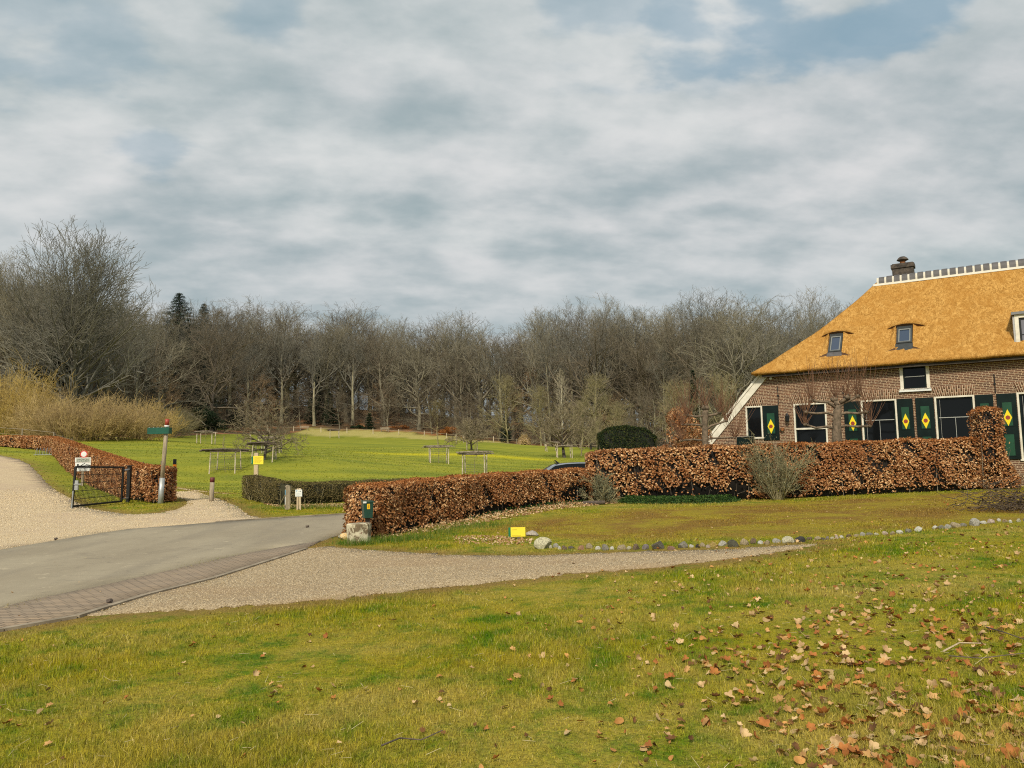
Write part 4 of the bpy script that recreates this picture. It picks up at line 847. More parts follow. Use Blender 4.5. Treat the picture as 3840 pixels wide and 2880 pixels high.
    # woody inside: many short twigs and upright stems
    n = int(Ltot * 260); s = rg.random(n) * Ltot; x, y, top, t = frame(s); g = gz(x, y); w = (rg.random(n) - .5) * (width - .2); hgt = top - g; z0 = g + rg.random(n) * (hgt - .2); dr = rg.normal(0, 1, (n, 3)); dr[:, 2] = np.abs(dr[:, 2]) + .5; dr /= np.linalg.norm(dr, axis=1, keepdims=True); L = rg.uniform(.12, .32, n)
    p0 = np.stack([x - t[:, 1] * w, y + t[:, 0] * w, z0], 1) - O; p1 = p0 + dr * L[:, None]; p1[:, 2] = np.minimum(p1[:, 2], top - O[2] - .02); S = np.column_stack([p0, p1, np.full(n, .007), np.full(n, .003)])
    n = int(Ltot * stems); s = rg.random(n) * Ltot; x, y, top, t = frame(s); g = gz(x, y); w = (rg.random(n) - .5) * width * .8; p0 = np.stack([x - t[:, 1] * w, y + t[:, 0] * w, g - .05], 1) - O; p1 = p0 + np.column_stack([rg.normal(0, .12, (n, 2)), (top - g) * rg.uniform(.6, 1.07, n)]); S2 = np.column_stack([p0, p1, np.full(n, .014), np.full(n, .006)])
    link('stems', segmesh('stems', np.concatenate([S, S2]), 4), msr or M['log_wood'], root)
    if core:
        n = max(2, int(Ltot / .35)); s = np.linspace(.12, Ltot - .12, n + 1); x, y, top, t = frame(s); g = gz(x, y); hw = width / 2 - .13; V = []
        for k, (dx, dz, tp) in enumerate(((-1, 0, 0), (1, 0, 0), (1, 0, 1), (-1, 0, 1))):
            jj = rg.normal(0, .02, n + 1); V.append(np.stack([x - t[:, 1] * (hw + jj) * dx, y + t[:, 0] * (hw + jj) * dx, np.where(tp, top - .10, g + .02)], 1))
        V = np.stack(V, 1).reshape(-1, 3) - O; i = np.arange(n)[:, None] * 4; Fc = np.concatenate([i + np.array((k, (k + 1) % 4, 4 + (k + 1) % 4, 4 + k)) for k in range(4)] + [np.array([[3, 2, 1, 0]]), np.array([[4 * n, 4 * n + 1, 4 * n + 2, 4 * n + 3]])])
        link('shaded_twig_core', npmesh('shaded_twig_core', V, Fc), coremat or M['core'], root)  # solid core box, its dark colour paints the shade between the twigs
    return root
def hp_(px, Y, top_py):
    p = gy(px, Y); return (p[0], p[1], at(px, top_py, Y)[2])
rg = np.random.default_rng(31)
# near low beech hedge, receding to the right
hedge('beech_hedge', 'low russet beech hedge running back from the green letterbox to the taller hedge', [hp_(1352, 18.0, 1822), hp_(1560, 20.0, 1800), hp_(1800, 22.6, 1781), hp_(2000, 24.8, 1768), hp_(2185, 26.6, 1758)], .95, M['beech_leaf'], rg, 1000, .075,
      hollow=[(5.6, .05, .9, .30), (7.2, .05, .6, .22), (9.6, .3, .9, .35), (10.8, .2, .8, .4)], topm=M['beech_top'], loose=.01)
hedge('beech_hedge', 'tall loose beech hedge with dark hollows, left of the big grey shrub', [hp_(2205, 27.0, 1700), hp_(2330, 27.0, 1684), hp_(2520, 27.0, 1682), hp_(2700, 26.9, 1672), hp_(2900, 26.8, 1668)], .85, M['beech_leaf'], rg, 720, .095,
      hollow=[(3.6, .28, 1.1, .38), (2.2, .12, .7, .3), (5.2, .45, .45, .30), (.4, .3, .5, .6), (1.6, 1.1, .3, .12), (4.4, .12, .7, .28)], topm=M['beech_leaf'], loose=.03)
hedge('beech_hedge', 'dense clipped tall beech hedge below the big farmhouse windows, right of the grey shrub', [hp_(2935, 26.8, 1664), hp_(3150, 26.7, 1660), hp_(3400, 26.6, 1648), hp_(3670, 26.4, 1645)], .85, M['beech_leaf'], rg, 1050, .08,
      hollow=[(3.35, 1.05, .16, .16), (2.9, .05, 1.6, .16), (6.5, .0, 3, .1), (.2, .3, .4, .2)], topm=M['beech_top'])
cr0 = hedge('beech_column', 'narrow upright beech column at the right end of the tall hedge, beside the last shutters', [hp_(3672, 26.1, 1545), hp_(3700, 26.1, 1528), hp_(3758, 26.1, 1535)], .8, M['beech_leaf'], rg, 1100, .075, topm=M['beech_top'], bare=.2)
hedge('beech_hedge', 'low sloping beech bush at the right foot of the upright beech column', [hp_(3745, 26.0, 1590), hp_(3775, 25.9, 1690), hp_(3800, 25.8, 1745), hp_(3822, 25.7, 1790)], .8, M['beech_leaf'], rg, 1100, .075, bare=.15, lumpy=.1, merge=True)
# left beech hedge: far arm, then towards the signpost
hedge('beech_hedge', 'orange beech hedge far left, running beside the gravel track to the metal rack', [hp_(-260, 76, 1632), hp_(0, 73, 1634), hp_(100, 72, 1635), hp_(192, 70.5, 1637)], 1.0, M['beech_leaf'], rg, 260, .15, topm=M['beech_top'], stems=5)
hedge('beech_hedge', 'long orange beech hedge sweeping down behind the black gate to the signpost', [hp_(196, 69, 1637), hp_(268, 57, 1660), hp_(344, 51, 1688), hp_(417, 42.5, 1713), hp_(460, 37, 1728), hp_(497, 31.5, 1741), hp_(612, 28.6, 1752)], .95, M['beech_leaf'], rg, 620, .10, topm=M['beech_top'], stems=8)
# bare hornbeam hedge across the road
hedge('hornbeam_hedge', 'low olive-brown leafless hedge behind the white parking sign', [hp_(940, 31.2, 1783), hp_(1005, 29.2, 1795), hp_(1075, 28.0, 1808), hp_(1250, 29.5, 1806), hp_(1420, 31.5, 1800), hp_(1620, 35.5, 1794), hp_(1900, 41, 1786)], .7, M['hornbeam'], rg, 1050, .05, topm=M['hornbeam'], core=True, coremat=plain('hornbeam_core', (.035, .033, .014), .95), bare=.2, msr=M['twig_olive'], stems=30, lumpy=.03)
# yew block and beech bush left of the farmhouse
hedge('yew_hedge', 'dark clipped yew block with rounded top standing behind the tall beech hedge', [hp_(2250, 31.5, 1628), hp_(2285, 31.5, 1608), hp_(2350, 31.5, 1596), hp_(2420, 31.5, 1606), hp_(2462, 31.5, 1640)], 1.5, M['yew'], rg, 2300, .05, topm=M['yew'], lumpy=.04, coremat=plain('yew_twig_shade', (.012, .014, .008), .95), loose=.05)
def blobs(rg, centers, n):
    """points and normals through a set of ellipsoids (cx,cy,cz,rx,ry,rz)"""
    Cs = np.array(centers, float); w = Cs[:, 3] * Cs[:, 4] + Cs[:, 4] * Cs[:, 5]; k = rg.choice(len(Cs), n, p=w / w.sum()); d = rg.normal(size=(n, 3)); d /= np.linalg.norm(d, axis=1, keepdims=True)
    r = 1 - np.abs(rg.normal(0, .16, n)); return Cs[k, :3] + d * Cs[k, 3:] * r[:, None], d
def bush(name, label, cat, px, Y, top_py, wpx, m, seed, leaf=.06, n=9000, nb=16, stemm=None, group=None, dep=None, hz=None, base_p=None, lobes=.4, corem=None):
    rg = np.random.default_rng(seed); b = gy(px, Y); H = at(px, top_py, Y)[2] - b[2]; W = wpx / F * Y / 2; D = dep or W * .8
    root = empty(name, b, 0, label, cat, group); cs = []
    for i in range(nb):
        u = rg.uniform(-1, 1); z = rg.uniform(.25, .92); k = math.sqrt(max(.05, 1 - (abs(u)) ** 2.2)); rr = lobes * min(W, H) * rg.uniform(.6, 1.05); cs.append((u * (W - rr * .8), rg.uniform(-1, 1) * (D - rr * .5), min(z * k * H, H - rr * .8), rr, rr, rr * .85))
    cs.append((0, 0, H * .4, W * .8, D * .8, H * .4)); C, N = blobs(rg, cs, n); k = C[:, 2] > .03; C, N = C[k], N[k]
    leafobj('foliage', C, N + rg.normal(0, .5, C.shape), leaf * rg.uniform(.7, 1.3, len(C)), leaf * .6, rg, m, root)
    S = [tuple(c * 1 for c in s) for s in gen_shrub(seed, H * .9, 14, .5, (5, 3), W * .35, .03, .12)]; link('stems', segmesh('stems', S, 4), stemm or M['log_wood'], root)
    return root
bush('beech_bush', 'tall loose russet beech bush between the yew block and the first pollarded lime', 'bush', 2580, 31.8, 1522, 240, M['beech_leaf'], 5, .10, 9500, 20, dep=.9, lobes=.42)
def greyshrub(label, px, Y, top_py, wpx, seed, trunk_px, n=5200):
    rg = np.random.default_rng(seed); b = gy(trunk_px, Y); H = at(px, top_py, Y)[2] - b[2]; W = wpx / F * Y / 2; cxo = (px - trunk_px) / F * Y; root = empty('grey_shrub', b, 0, label, 'shrub')
    S = np.array(gen_shrub(seed, H * .97, 26, .62, (9, 4), .12, .022, .12, .08, .004)); S[:, [0, 3]] += cxo * np.clip(S[:, [2, 5]] / H, 0, 1); link('stems', segmesh('stems', S, 4), M['twig_olive'], root)
    tips = S[:, 3:6]; tips = tips[tips[:, 2] > H * .12]; k = rg.integers(0, len(tips), n); C = tips[k] + rg.normal(0, .035, (n, 3)); 
    leafobj('foliage', C, rg.normal(0, 1, (n, 3)) + np.array((0, -.4, .6)), (.06 if n > 2000 else .07) * rg.uniform(.7, 1.3, n), .024, rg, M['greyleaf'], root); return root
greyshrub('big grey-green shrub with bare lower stems in front of the tall beech hedge', 2880, 25.9, 1590, 200, 8, 2915, 3000)
greyshrub('small grey-leaved shrub at the joint of the low and tall beech hedges', 2245, 25.6, 1750, 110, 9, 2262, 1900)
# ivy and litter along the hedge foot
def carpet(name, label, poly, n, m, seed, leaf, hmax, cat='ground cover'):
    rg = np.random.default_rng(seed); P = np.array([p[:2] for p in poly]); x0, y0 = P.min(0); x1, y1 = P.max(0); x = rg.uniform(x0, x1, n * 3); y = rg.uniform(y0, y1, n * 3); k = pip(P, x, y); x, y = x[k][:n], y[k][:n]; dd = np.minimum(pdist(list(P) + [P[0]], x, y) / .35, 1)
    z = gz(x, y) + .012 + rg.random(len(x)) * hmax * dd; C = np.stack([x, y, z], 1); V, Fc, r = leafquads(C, np.array((0, -.3, 1.)) + rg.normal(0, .5, C.shape), leaf * rg.uniform(.6, 1.3, len(x)), leaf * .7, rg)
    return tag(link(name, npmesh(name, V, Fc, False, {'rnd': r}), m), label, cat, kind='stuff')
G2 = lambda px, Y: gy(px, Y)[:2]
carpet('ivy', 'dark green ivy under the tall beech hedge', [G2(2300, 27.2), G2(2320, 25.6), G2(2480, 25.1), G2(2620, 25.1), G2(2760, 25.6), G2(2800, 27.2)], 10000, M['ivy'], 3, .055, .22)
carpet('leaf_litter', 'brown leaves drifted along the foot of the low beech hedge', [G2(1420, 17.6), G2(1600, 18.6), G2(1830, 20.4), G2(2080, 23.2), G2(2330, 25.6), G2(2300, 26.6), G2(2080, 25.4), G2(1800, 22.4), G2(1560, 19.8), G2(1400, 18.4)], 5200, M['litter'], 4, .065, .07, 'leaves')
carpet('ivy', 'low ivy and weeds below the receding beech hedge', [G2(1640, 19.9), G2(1830, 21.6), G2(2060, 23.9), G2(2250, 25.9), G2(2200, 26.4), G2(2000, 24.6), G2(1760, 22.0), G2(1620, 20.5)], 4200, M['ivy'], 14, .05, .14)
carpet('leaf_litter', 'brown leaves lying around the yellow sign', [G2(1700, 16.2), G2(1900, 15.6), G2(2000, 15.7), G2(2000, 16.4), G2(1850, 17.4), G2(1700, 17.6)], 420, M['litter'], 41, .06, .03, 'leaves')
carpet('leaf_litter', 'pale leaves under the bare hornbeam hedge', [G2(985, 28.6), G2(1080, 26.6), G2(1300, 27.0), G2(1330, 28.6), G2(1180, 28.4), G2(1080, 28.2), G2(1000, 29.2)], 1500, M['litter'], 42, .08, .03, 'leaves')
# tufts of longer grass
def tufts(spots, seed, name='tall_grass', label='longer dark green grass tufts at the hedge foot', h=.2):
    rg = np.random.default_rng(seed); xs = []; ys = []
    for (p, sx_, sy_, n) in spots: xs.append(p[0] + rg.normal(0, sx_, n)); ys.append(p[1] + rg.normal(0, sy_, n))
    x = np.concatenate(xs); y = np.concatenate(ys); me = blades(rg, x, y, rg.uniform(.35, 1, len(x)) * h, np.full(len(x), .007), name); return tag(link(name, me, M['tuft']), label, 'grass', kind='stuff')
M['tuft'] = leafmat('tuft', (.05, .10, .012), (.09, .19, .015), (.30, .30, .09), .6, .3)
tufts([(G2(1445, 17.0), .35, .22, 700), (G2(1340, 16.6), .2, .1, 260), (G2(1560, 17.3), .35, .2, 600), (G2(1660, 18.4), .4, .3, 500), (G2(1780, 19.4), .5, .3, 600), (G2(1290, 16.8), .2, .1, 120)], 50)
tufts([(G2(1100, 26.6), .9, .25, 700), (G2(1230, 26.9), 1.0, .3, 700), (G2(795, 31.5), .35, .3, 160)], 51, label='green tufts round the wooden posts across the road', h=.22)
tufts([(G2(843, 61.2), 1.1, .6, 420), (G2(1640, 80), 1, .6, 200), (G2(1000, 65), 1.2, .8, 300)], 52, label='dry tufts inside the tree guards', h=.35)
# ------------------------------------------------------------------ pollarded limes against the wall
def lime(label, Y, trunk, top_w, arms, seed, shoots=26, sh=1.5):
    """trunk: list of (px,py,radius m); arms: list of polylines of (px,py) ; last point carries a knob with upright shoots"""
    rg = random.Random(seed); b = gy(trunk[0][0], Y); root = empty('pollarded_lime', b, 0, label, 'tree'); O = Vector(b)
    tp = [Vector(at(px, py, Y)) - O for px, py, r in trunk]; tp[0].z = -.1
    mb = MB(); mb.tube(tp, [r for *_, r in trunk], 10); 
    for p, (_, _, r) in zip(tp[1:], trunk[1:]):
        for k in range(2):
            a = rg.uniform(0, 6.28); q = p + Vector((math.cos(a) * r * .6, math.sin(a) * r * .6, rg.uniform(-.2, .2))); mb.lathe([(r * .2, -r * .6), (r * .55, -r * .2), (r * .55, r * .25), (r * .15, r * .6)], q, 7)
    mb.build('trunk', M['lime_bark'], root, True)
    tw = []
    for (pl, r) in arms:
        pts = [Vector(at(px, py, Y + rg.uniform(-.08, .08))) - O for px, py in pl]; mb = MB(); mb.tube(pts, [r * (1 - .25 * i / len(pts)) for i in range(len(pts))], 8)
        k = pts[-1]; mb.lathe([(r * .5, -r * 1.3), (r * 1.5, -r * .6), (r * 1.7, r * .3), (r * .9, r * 1.3)], k, 8)
        for j in range(4): q = k + Vector((rg.uniform(-1, 1), rg.uniform(-1, 1), rg.uniform(.3, 1.4))) * r * 1.1; mb.lathe([(r * .3, -r * .5), (r * .8, 0), (r * .2, r * .6)], q, 6)
        mb.build('arm', M['lime_bark'], root, True)
        for j in range(shoots):
            p = k + Vector((rg.gauss(0, r), rg.gauss(0, r), r * .5)); th = rg.gauss(0, .55); ph = rg.gauss(0, .4); d = Vector((math.sin(th), math.sin(ph), 1)).normalized(); L = sh * rg.uniform(.35, 1.0); n = 5
            for i in range(n): d = (d + Vector((rg.gauss(0, .05), rg.gauss(0, .05), .10))).normalized(); q = p + d * L / n; tw.append((*p, *q, .0085 * (1 - i / n * .6), .0085 * (1 - (i + 1) / n * .6))); p = q
    link('shoots', segmesh('shoots', tw, 4), M['red_twig'], root); return root
lime('pollarded lime beside the sloping white barge board of the farmhouse', 29.5, [(2646, 1700, .13), (2644, 1640, .12), (2642, 1590, .115), (2645, 1545, .12), (2648, 1535, .09)], 0,
     [([(2640, 1560), (2610, 1562), (2578, 1557)], .045), ([(2648, 1558), (2675, 1556), (2700, 1548)], .05), ([(2640, 1596), (2600, 1592), (2560, 1592)], .04), ([(2650, 1612), (2665, 1597), (2690, 1590), (2724, 1578)], .045), ([(2640, 1652), (2600, 1648), (2555, 1652)], .04), ([(2650, 1645), (2700, 1642), (2755, 1641)], .035), ([(2645, 1550), (2645, 1530)], .09)], 61, 30, 1.55)
lime('thick pollarded lime with knobbly arms in front of the white-framed farmhouse windows', 29.2, [(3136, 1700, .19), (3138, 1640, .18), (3138, 1590, .15), (3140, 1545, .145), (3142, 1520, .13)], 0,
     [([(3135, 1530), (3105, 1508), (3070, 1506), (3042, 1500)], .062), ([(3145, 1528), (3165, 1510), (3190, 1500), (3216, 1486)], .062), ([(3140, 1520), (3128, 1498)], .09), ([(3135, 1560), (3100, 1548), (3060, 1551), (3022, 1546)], .05), ([(3145, 1558), (3170, 1548), (3215, 1550), (3248, 1545)], .055), ([(3135, 1610), (3100, 1600), (3060, 1605), (3020, 1592)], .05), ([(3146, 1604), (3170, 1596), (3215, 1600), (3262, 1598)], .05), ([(3150, 1512), (3178, 1490)], .07)], 62, 26, 1.9)
# ------------------------------------------------------------------ wood beyond the meadow
def tree_meshes(key, seed, H, mt, mc, n=3, **kw):
    tr, cr = gen_tree(seed, H, **kw); a = segmesh('trunk', tr, 9); b = segmesh('crown', cr, n); a.materials.append(mt); b.materials.append(mc)
    return (a, b, H)
VAR = {}
VAR['beech0'] = tree_meshes('', 101, 28, M['bark_pale'], M['twig'], fork=.30, spread=.33, limbs=17, kids=(6, 5, 3), ang=(22, 55), up=.07, rmin=.015, wob=.11, lead=.74, topk=.30)
VAR['beech1'] = tree_meshes('', 102, 28, M['bark'], M['twig_brown'], fork=.28, spread=.34, limbs=18, kids=(6, 5, 3), ang=(25, 62), up=.05, rmin=.015, wob=.13, lead=.72, topk=.3)
VAR['beech2'] = tree_meshes('', 103, 28, M['bark_pale'], M['twig_grey'], fork=.40, spread=.34, limbs=15, kids=(6, 5, 3), ang=(20, 50), up=.08, rmin=.015, wob=.12, lead=.7, topk=.25, low=4)
VAR['oak0'] = tree_meshes('', 104, 26, M['bark'], M['twig_brown'], fork=.20, spread=.38, limbs=18, kids=(6, 5, 3), ang=(40, 85), up=.03, rmin=.015, wob=.19, low=5, lead=.72, topk=.3)
VAR['oak1'] = tree_meshes('', 105, 26, M['bark'], M['twig'], fork=.18, spread=.38, limbs=18, kids=(6, 5, 3), ang=(38, 88), up=.02, rmin=.015, wob=.20, low=7, lead=.7, topk=.3)
VAR['beech3'] = tree_meshes('', 106, 28, M['bark'], M['twig'], fork=.25, spread=.33, limbs=18, kids=(6, 5, 3), ang=(20, 55), up=.09, rmin=.015, wob=.10, lead=.74, topk=.35)
VAR['young0'] = tree_meshes('', 107, 14, M['twig_olive'], M['twig_olive'], fork=.08, spread=.36, limbs=20, kids=(6, 5, 3), ang=(30, 70), up=.07, wob=.15, rmin=.011, r0=.11, lead=.8)
VAR['young1'] = tree_meshes('', 108, 14, M['bark'], M['twig_brown'], fork=.10, spread=.42, limbs=20, kids=(6, 5, 3), ang=(55, 90), up=.01, wob=.13, rmin=.011, r0=.12, lead=.85)
VAR['young2'] = tree_meshes('', 110, 14, M['bark'], plain('twig_tan', (.30, .20, .11), .9), fork=.10, spread=.42, limbs=18, kids=(6, 5, 3), ang=(60, 92), up=.0, wob=.12, rmin=.012, r0=.11, lead=.85)
VAR['pole'] = tree_meshes('', 109, 26, M['bark_pale'], M['twig_grey'], fork=.5, spread=.26, limbs=12, kids=(5, 5, 3), ang=(20, 55), up=.09, wob=.1, r0=.24, low=3, lead=.78, topk=.4)
def put(var, p, H, rz, label, cat='tree', group=None, name='bare_tree', sx=1.0):
    a, b, h = VAR[var]; r = empty(name, (p[0], p[1], p[2]), rz, label, cat, group); k = H / h; r.scale = (k * sx, k * sx, k)
    o = bpy.data.objects.new('trunk', a); COL.objects.link(o); o.parent = r; o = bpy.data.objects.new('crown', b); COL.objects.link(o); o.parent = r; return r
prof_x = [-200, 0, 100, 250, 350, 450, 540, 600, 690, 760, 900, 1050, 1130, 1200, 1290, 1350, 1450, 1550, 1620, 1700, 1760, 1850, 1930, 1990, 2100, 2180, 2250, 2300, 2350, 2450, 2560, 2640, 2750, 2860, 2920, 2960, 3060, 3130, 3180, 3300, 4200]
prof_y = [930, 935, 960, 1000, 1040, 1070, 1110, 1112, 1135, 1140, 1130, 1122, 1150, 1168, 1145, 1150, 1168, 1205, 1205, 1185, 1185, 1220, 1215, 1125, 1115, 1135, 1112, 1100, 1136, 1144, 1130, 1108, 1080, 1092, 1138, 1150, 1108, 1105, 1130, 1180, 1180]
def Dedge(px): return float(np.interp(px, [-300, 0, 300, 560, 700, 900, 1141, 1440, 1700, 1965, 2300, 2700, 3000, 3400, 4200], [102, 100, 104, 128, 152, 182, 194, 194, 187, 175, 165, 150, 146, 150, 160]))
rgf = random.Random(77)
marks = [(60, 'behind the yellow willows'), (250, 'behind the willows'), (480, 'beside the dark spruce'), (700, 'above the evergreen bush'), (1000, 'behind the nearest apple tree'), (1200, 'behind the left meadow bench'), (1440, 'behind the right meadow bench'), (1640, 'above the rusty bank'),
         (1850, 'behind the second apple tree'), (1970, 'behind the brushwood hut'), (2150, 'behind the third apple tree'), (2350, 'above the yew block'), (2560, 'above the beech bush'), (2750, 'left of the farmhouse roof'), (3000, 'over the thatch slope'), (3400, 'hidden behind the farmhouse')]
FG = 'bare trees of the dense wood'
row = 0; cnt = 0; WT = []
for (off, hk, step, kinds) in ((-2, .42, 150, ('young1', 'young0', 'young2', 'young1')), (3, .84, 135, ('oak0', 'beech1', 'oak1', 'pole', 'beech2')), (9, .5, 140, ('young1', 'young0', 'young1', 'young2')), (11, .97, 110, ('beech0', 'beech2', 'oak0', 'beech3', 'pole')), (20, 1.0, 105, ('beech1', 'beech0', 'beech2', 'oak1')), (33, 1.0, 112, ('beech3', 'beech0', 'beech2', 'pole'))):
    px = -260 + row * 31
    while px < 3560:
        px += step * rgf.uniform(.65, 1.35); Y = Dedge(px) + off + rgf.uniform(-3, 3)
        if 2870 < px and row in (0, 2): continue
        p = gy(px, Y); top = float(np.interp(px, prof_x, prof_y)); Ht = at(px, top, Y)[2] - p[2]; H = Ht * hk * rgf.uniform(.94, 1.07) * (rgf.uniform(.8, .95) if rgf.random() < .3 else 1); kd = rgf.choice(kinds)
        if kd.startswith('young'): H *= rgf.uniform(.7, 1.15)
        if px < 620: H *= .92
        k = min(marks, key=lambda m: abs(m[0] - px))
        lab = {0: 'low bare tree at the wood edge', 1: 'tall bare tree at the wood edge', 2: 'low bare tree under the taller ones', 3: 'tall bare tree inside the wood', 4: 'tall bare tree deep in the wood', 5: 'tall bare tree at the back of the wood'}[row] + ', ' + k[1]
        WT.append((px, lab, put(kd, p, H, rgf.uniform(0, 6.28), lab, group=FG, sx=rgf.uniform(1.0, 1.35)))); cnt += 1
    row += 1
print('wood trees', cnt)
by = {}
for px, lab, o in sorted(WT, key=lambda q: q[0]): by.setdefault(lab, []).append(o)
for lab, os_ in by.items():
    nm_ = ['leftmost', 'second from left', 'third from left', 'fourth from left', 'fifth from left', 'sixth from left', 'seventh from left']
    if len(os_) > 1:
        for i, o in enumerate(os_): o['label'] = lab.replace(', ', ' ', 1) + ', ' + (nm_[i] if i < len(os_) - 1 else ('right one' if len(os_) == 2 else 'rightmost'))

# far wood: one mass behind
S = []; rgn = np.random.default_rng(8)
n = 420; pxs = rgn.uniform(-300, 3700, n)
V0 = [np.array(gen_tree(200 + i, 24, fork=.3, spread=.3, limbs=11, kids=(5, 4), ang=(25, 55), rmin=.03)) if False else None for i in range(1)]
base = []
for i in range(4):
    t_, c_ = gen_tree(200 + i, 24, fork=.12, spread=.33, limbs=18, kids=(6, 5), ang=(22, 75), rmin=.05, up=.05, lead=.75, topk=.3); base.append(np.array(t_ + c_))
for i in range(260):
    px = pxs[i]; Y = Dedge(px) + rgn.uniform(50, 80); p = gy(px, Y); top = float(np.interp(px, prof_x, prof_y)) + 25; H = (at(px, top, Y)[2] - p[2]) * rgn.uniform(.55, .95); b_ = base[i % 4].copy(); a = rgn.uniform(0, 6.28); k = H / 24
    Rm = np.array(((math.cos(a), -math.sin(a), 0), (math.sin(a), math.cos(a), 0), (0, 0, 1))) * k; b_[:, :3] = b_[:, :3] @ Rm.T + p; b_[:, 3:6] = b_[:, 3:6] @ Rm.T + p; S.append(b_)
me = segmesh('far_wood', np.concatenate(S), 3); me.materials.append(M['twig_grey']); tag(link('far_wood', me, None), 'far mass of bare woodland behind the front ranks of trees', 'woodland', kind='stuff')
# undergrowth
sb = [np.array(gen_shrub(300 + i, 4, 16, .75, (6, 3), .9, .03, .14, .04, .012)) for i in range(4)]; S = []
for i in range(620):
    px = rgn.uniform(-300, 3300); Y = Dedge(px) + (rgn.uniform(0, 26) if i < 330 else rgn.uniform(26, 75)); p = gy(px, Y); b_ = sb[i % 4].copy(); a = rgn.uniform(0, 6.28); k = rgn.uniform(.5, 1.5) if i < 330 else rgn.uniform(1.6, 3.2); Rm = np.array(((math.cos(a), -math.sin(a), 0), (math.sin(a), math.cos(a), 0), (0, 0, 1))) * k; b_[:, :3] = b_[:, :3] @ Rm.T + p; b_[:, 3:6] = b_[:, 3:6] @ Rm.T + p; S.append(b_)
me = segmesh('undergrowth', np.concatenate(S), 3); tag(link('undergrowth', me, M['twig_brown']), 'brown leafless undergrowth along the edge of the wood', 'undergrowth', kind='stuff')
# single trees that stand out
tr, cr = gen_tree(411, 30, fork=.09, spread=.50, limbs=46, kids=(7, 5, 3), ang=(16, 80), up=.07, wob=.06, r0=.45, tw=.9, rmin=.026, lead=.66, topk=.22); a = segmesh('trunk', tr, 9); a.materials.append(M['bark']); b = segmesh('crown', cr, 3); b.materials.append(M['twig_grey']); VAR['big'] = (a, b, 30)
p = gy(262, 103); put('big', p, at(262, 838, 103)[2] - p[2], 1.0, 'largest bare tree with a fan of rising limbs, tallest on the far left', name='big_bare_tree', sx=1.0)
p = gy(60, 108); put('beech0', p, at(30, 930, 108)[2] - p[2], 2.2, 'pale-twigged bare tree at the left edge, shorter than the fan-shaped one', name='bare_tree')
tr, cr = gen_tree(415, 24, fork=.16, spread=.46, limbs=22, kids=(6, 6, 4), ang=(40, 90), up=.02, wob=.2, r0=.42, low=8, lead=.66, topk=.3); a = segmesh('trunk', tr, 9); a.materials.append(M['bark_dark']); b = segmesh('crown', cr, 3); b.materials.append(M['twig_brown']); VAR['bigoak'] = (a, b, 24)
p = gy(795, 150); put('bigoak', p, at(800, 1150, 150)[2] - p[2], .4, 'broad dark-limbed oak in front of the wood, right of the spruces', name='oak_tree')
VAR['birch'] = tree_meshes('', 420, 15, plain('birch_bark', (.60, .56, .44), .8, .3, 2), plain('birch_twig', (.40, .35, .25), .8), fork=.25, spread=.26, limbs=16, kids=(5, 4), ang=(20, 40), up=.15, wob=.07, r0=.12, rmin=.02)
p = gy(2108, 150); put('birch', p, at(2108, 1380, 150)[2] - p[2], .4, 'slim birch with pale stem among the olive shrubs right of the brushwood hut', name='birch_tree')
for px, Y, top, var, lab in ((1905, 158, 1400, 'young0', 'olive-twigged young tree just left of the birch'), (2030, 150, 1440, 'young0', 'olive-twigged young tree behind the brushwood hut'), (2240, 140, 1400, 'young0', 'olive-twigged young tree above the parked car'), (2330, 70, 1500, 'young0', 'bushy olive tree just behind the yew block'), (2440, 66, 1440, 'young1', 'spreading brown bare tree over the yew block'),
                            (2545, 62, 1420, 'young0', 'olive bare tree behind the russet beech bush'), (2180, 112, 1490, 'young0', 'low olive tree beside the third apple tree'), (2740, 60, 1390, 'young0', 'pale bare sapling next to the sloping barge board'), (2660, 75, 1380, 'young1', 'brown bare tree behind the first pollarded lime'), (1760, 175, 1500, 'young1', 'low spreading brown tree behind the second apple tree'), (1620, 186, 1420, 'young1', 'wide low tree with layered brown branches above the fence')):
    p = gy(px, Y); put(var, p, at(px, top, Y)[2] - p[2], px * .7, lab, name='young_tree', sx=1.25)
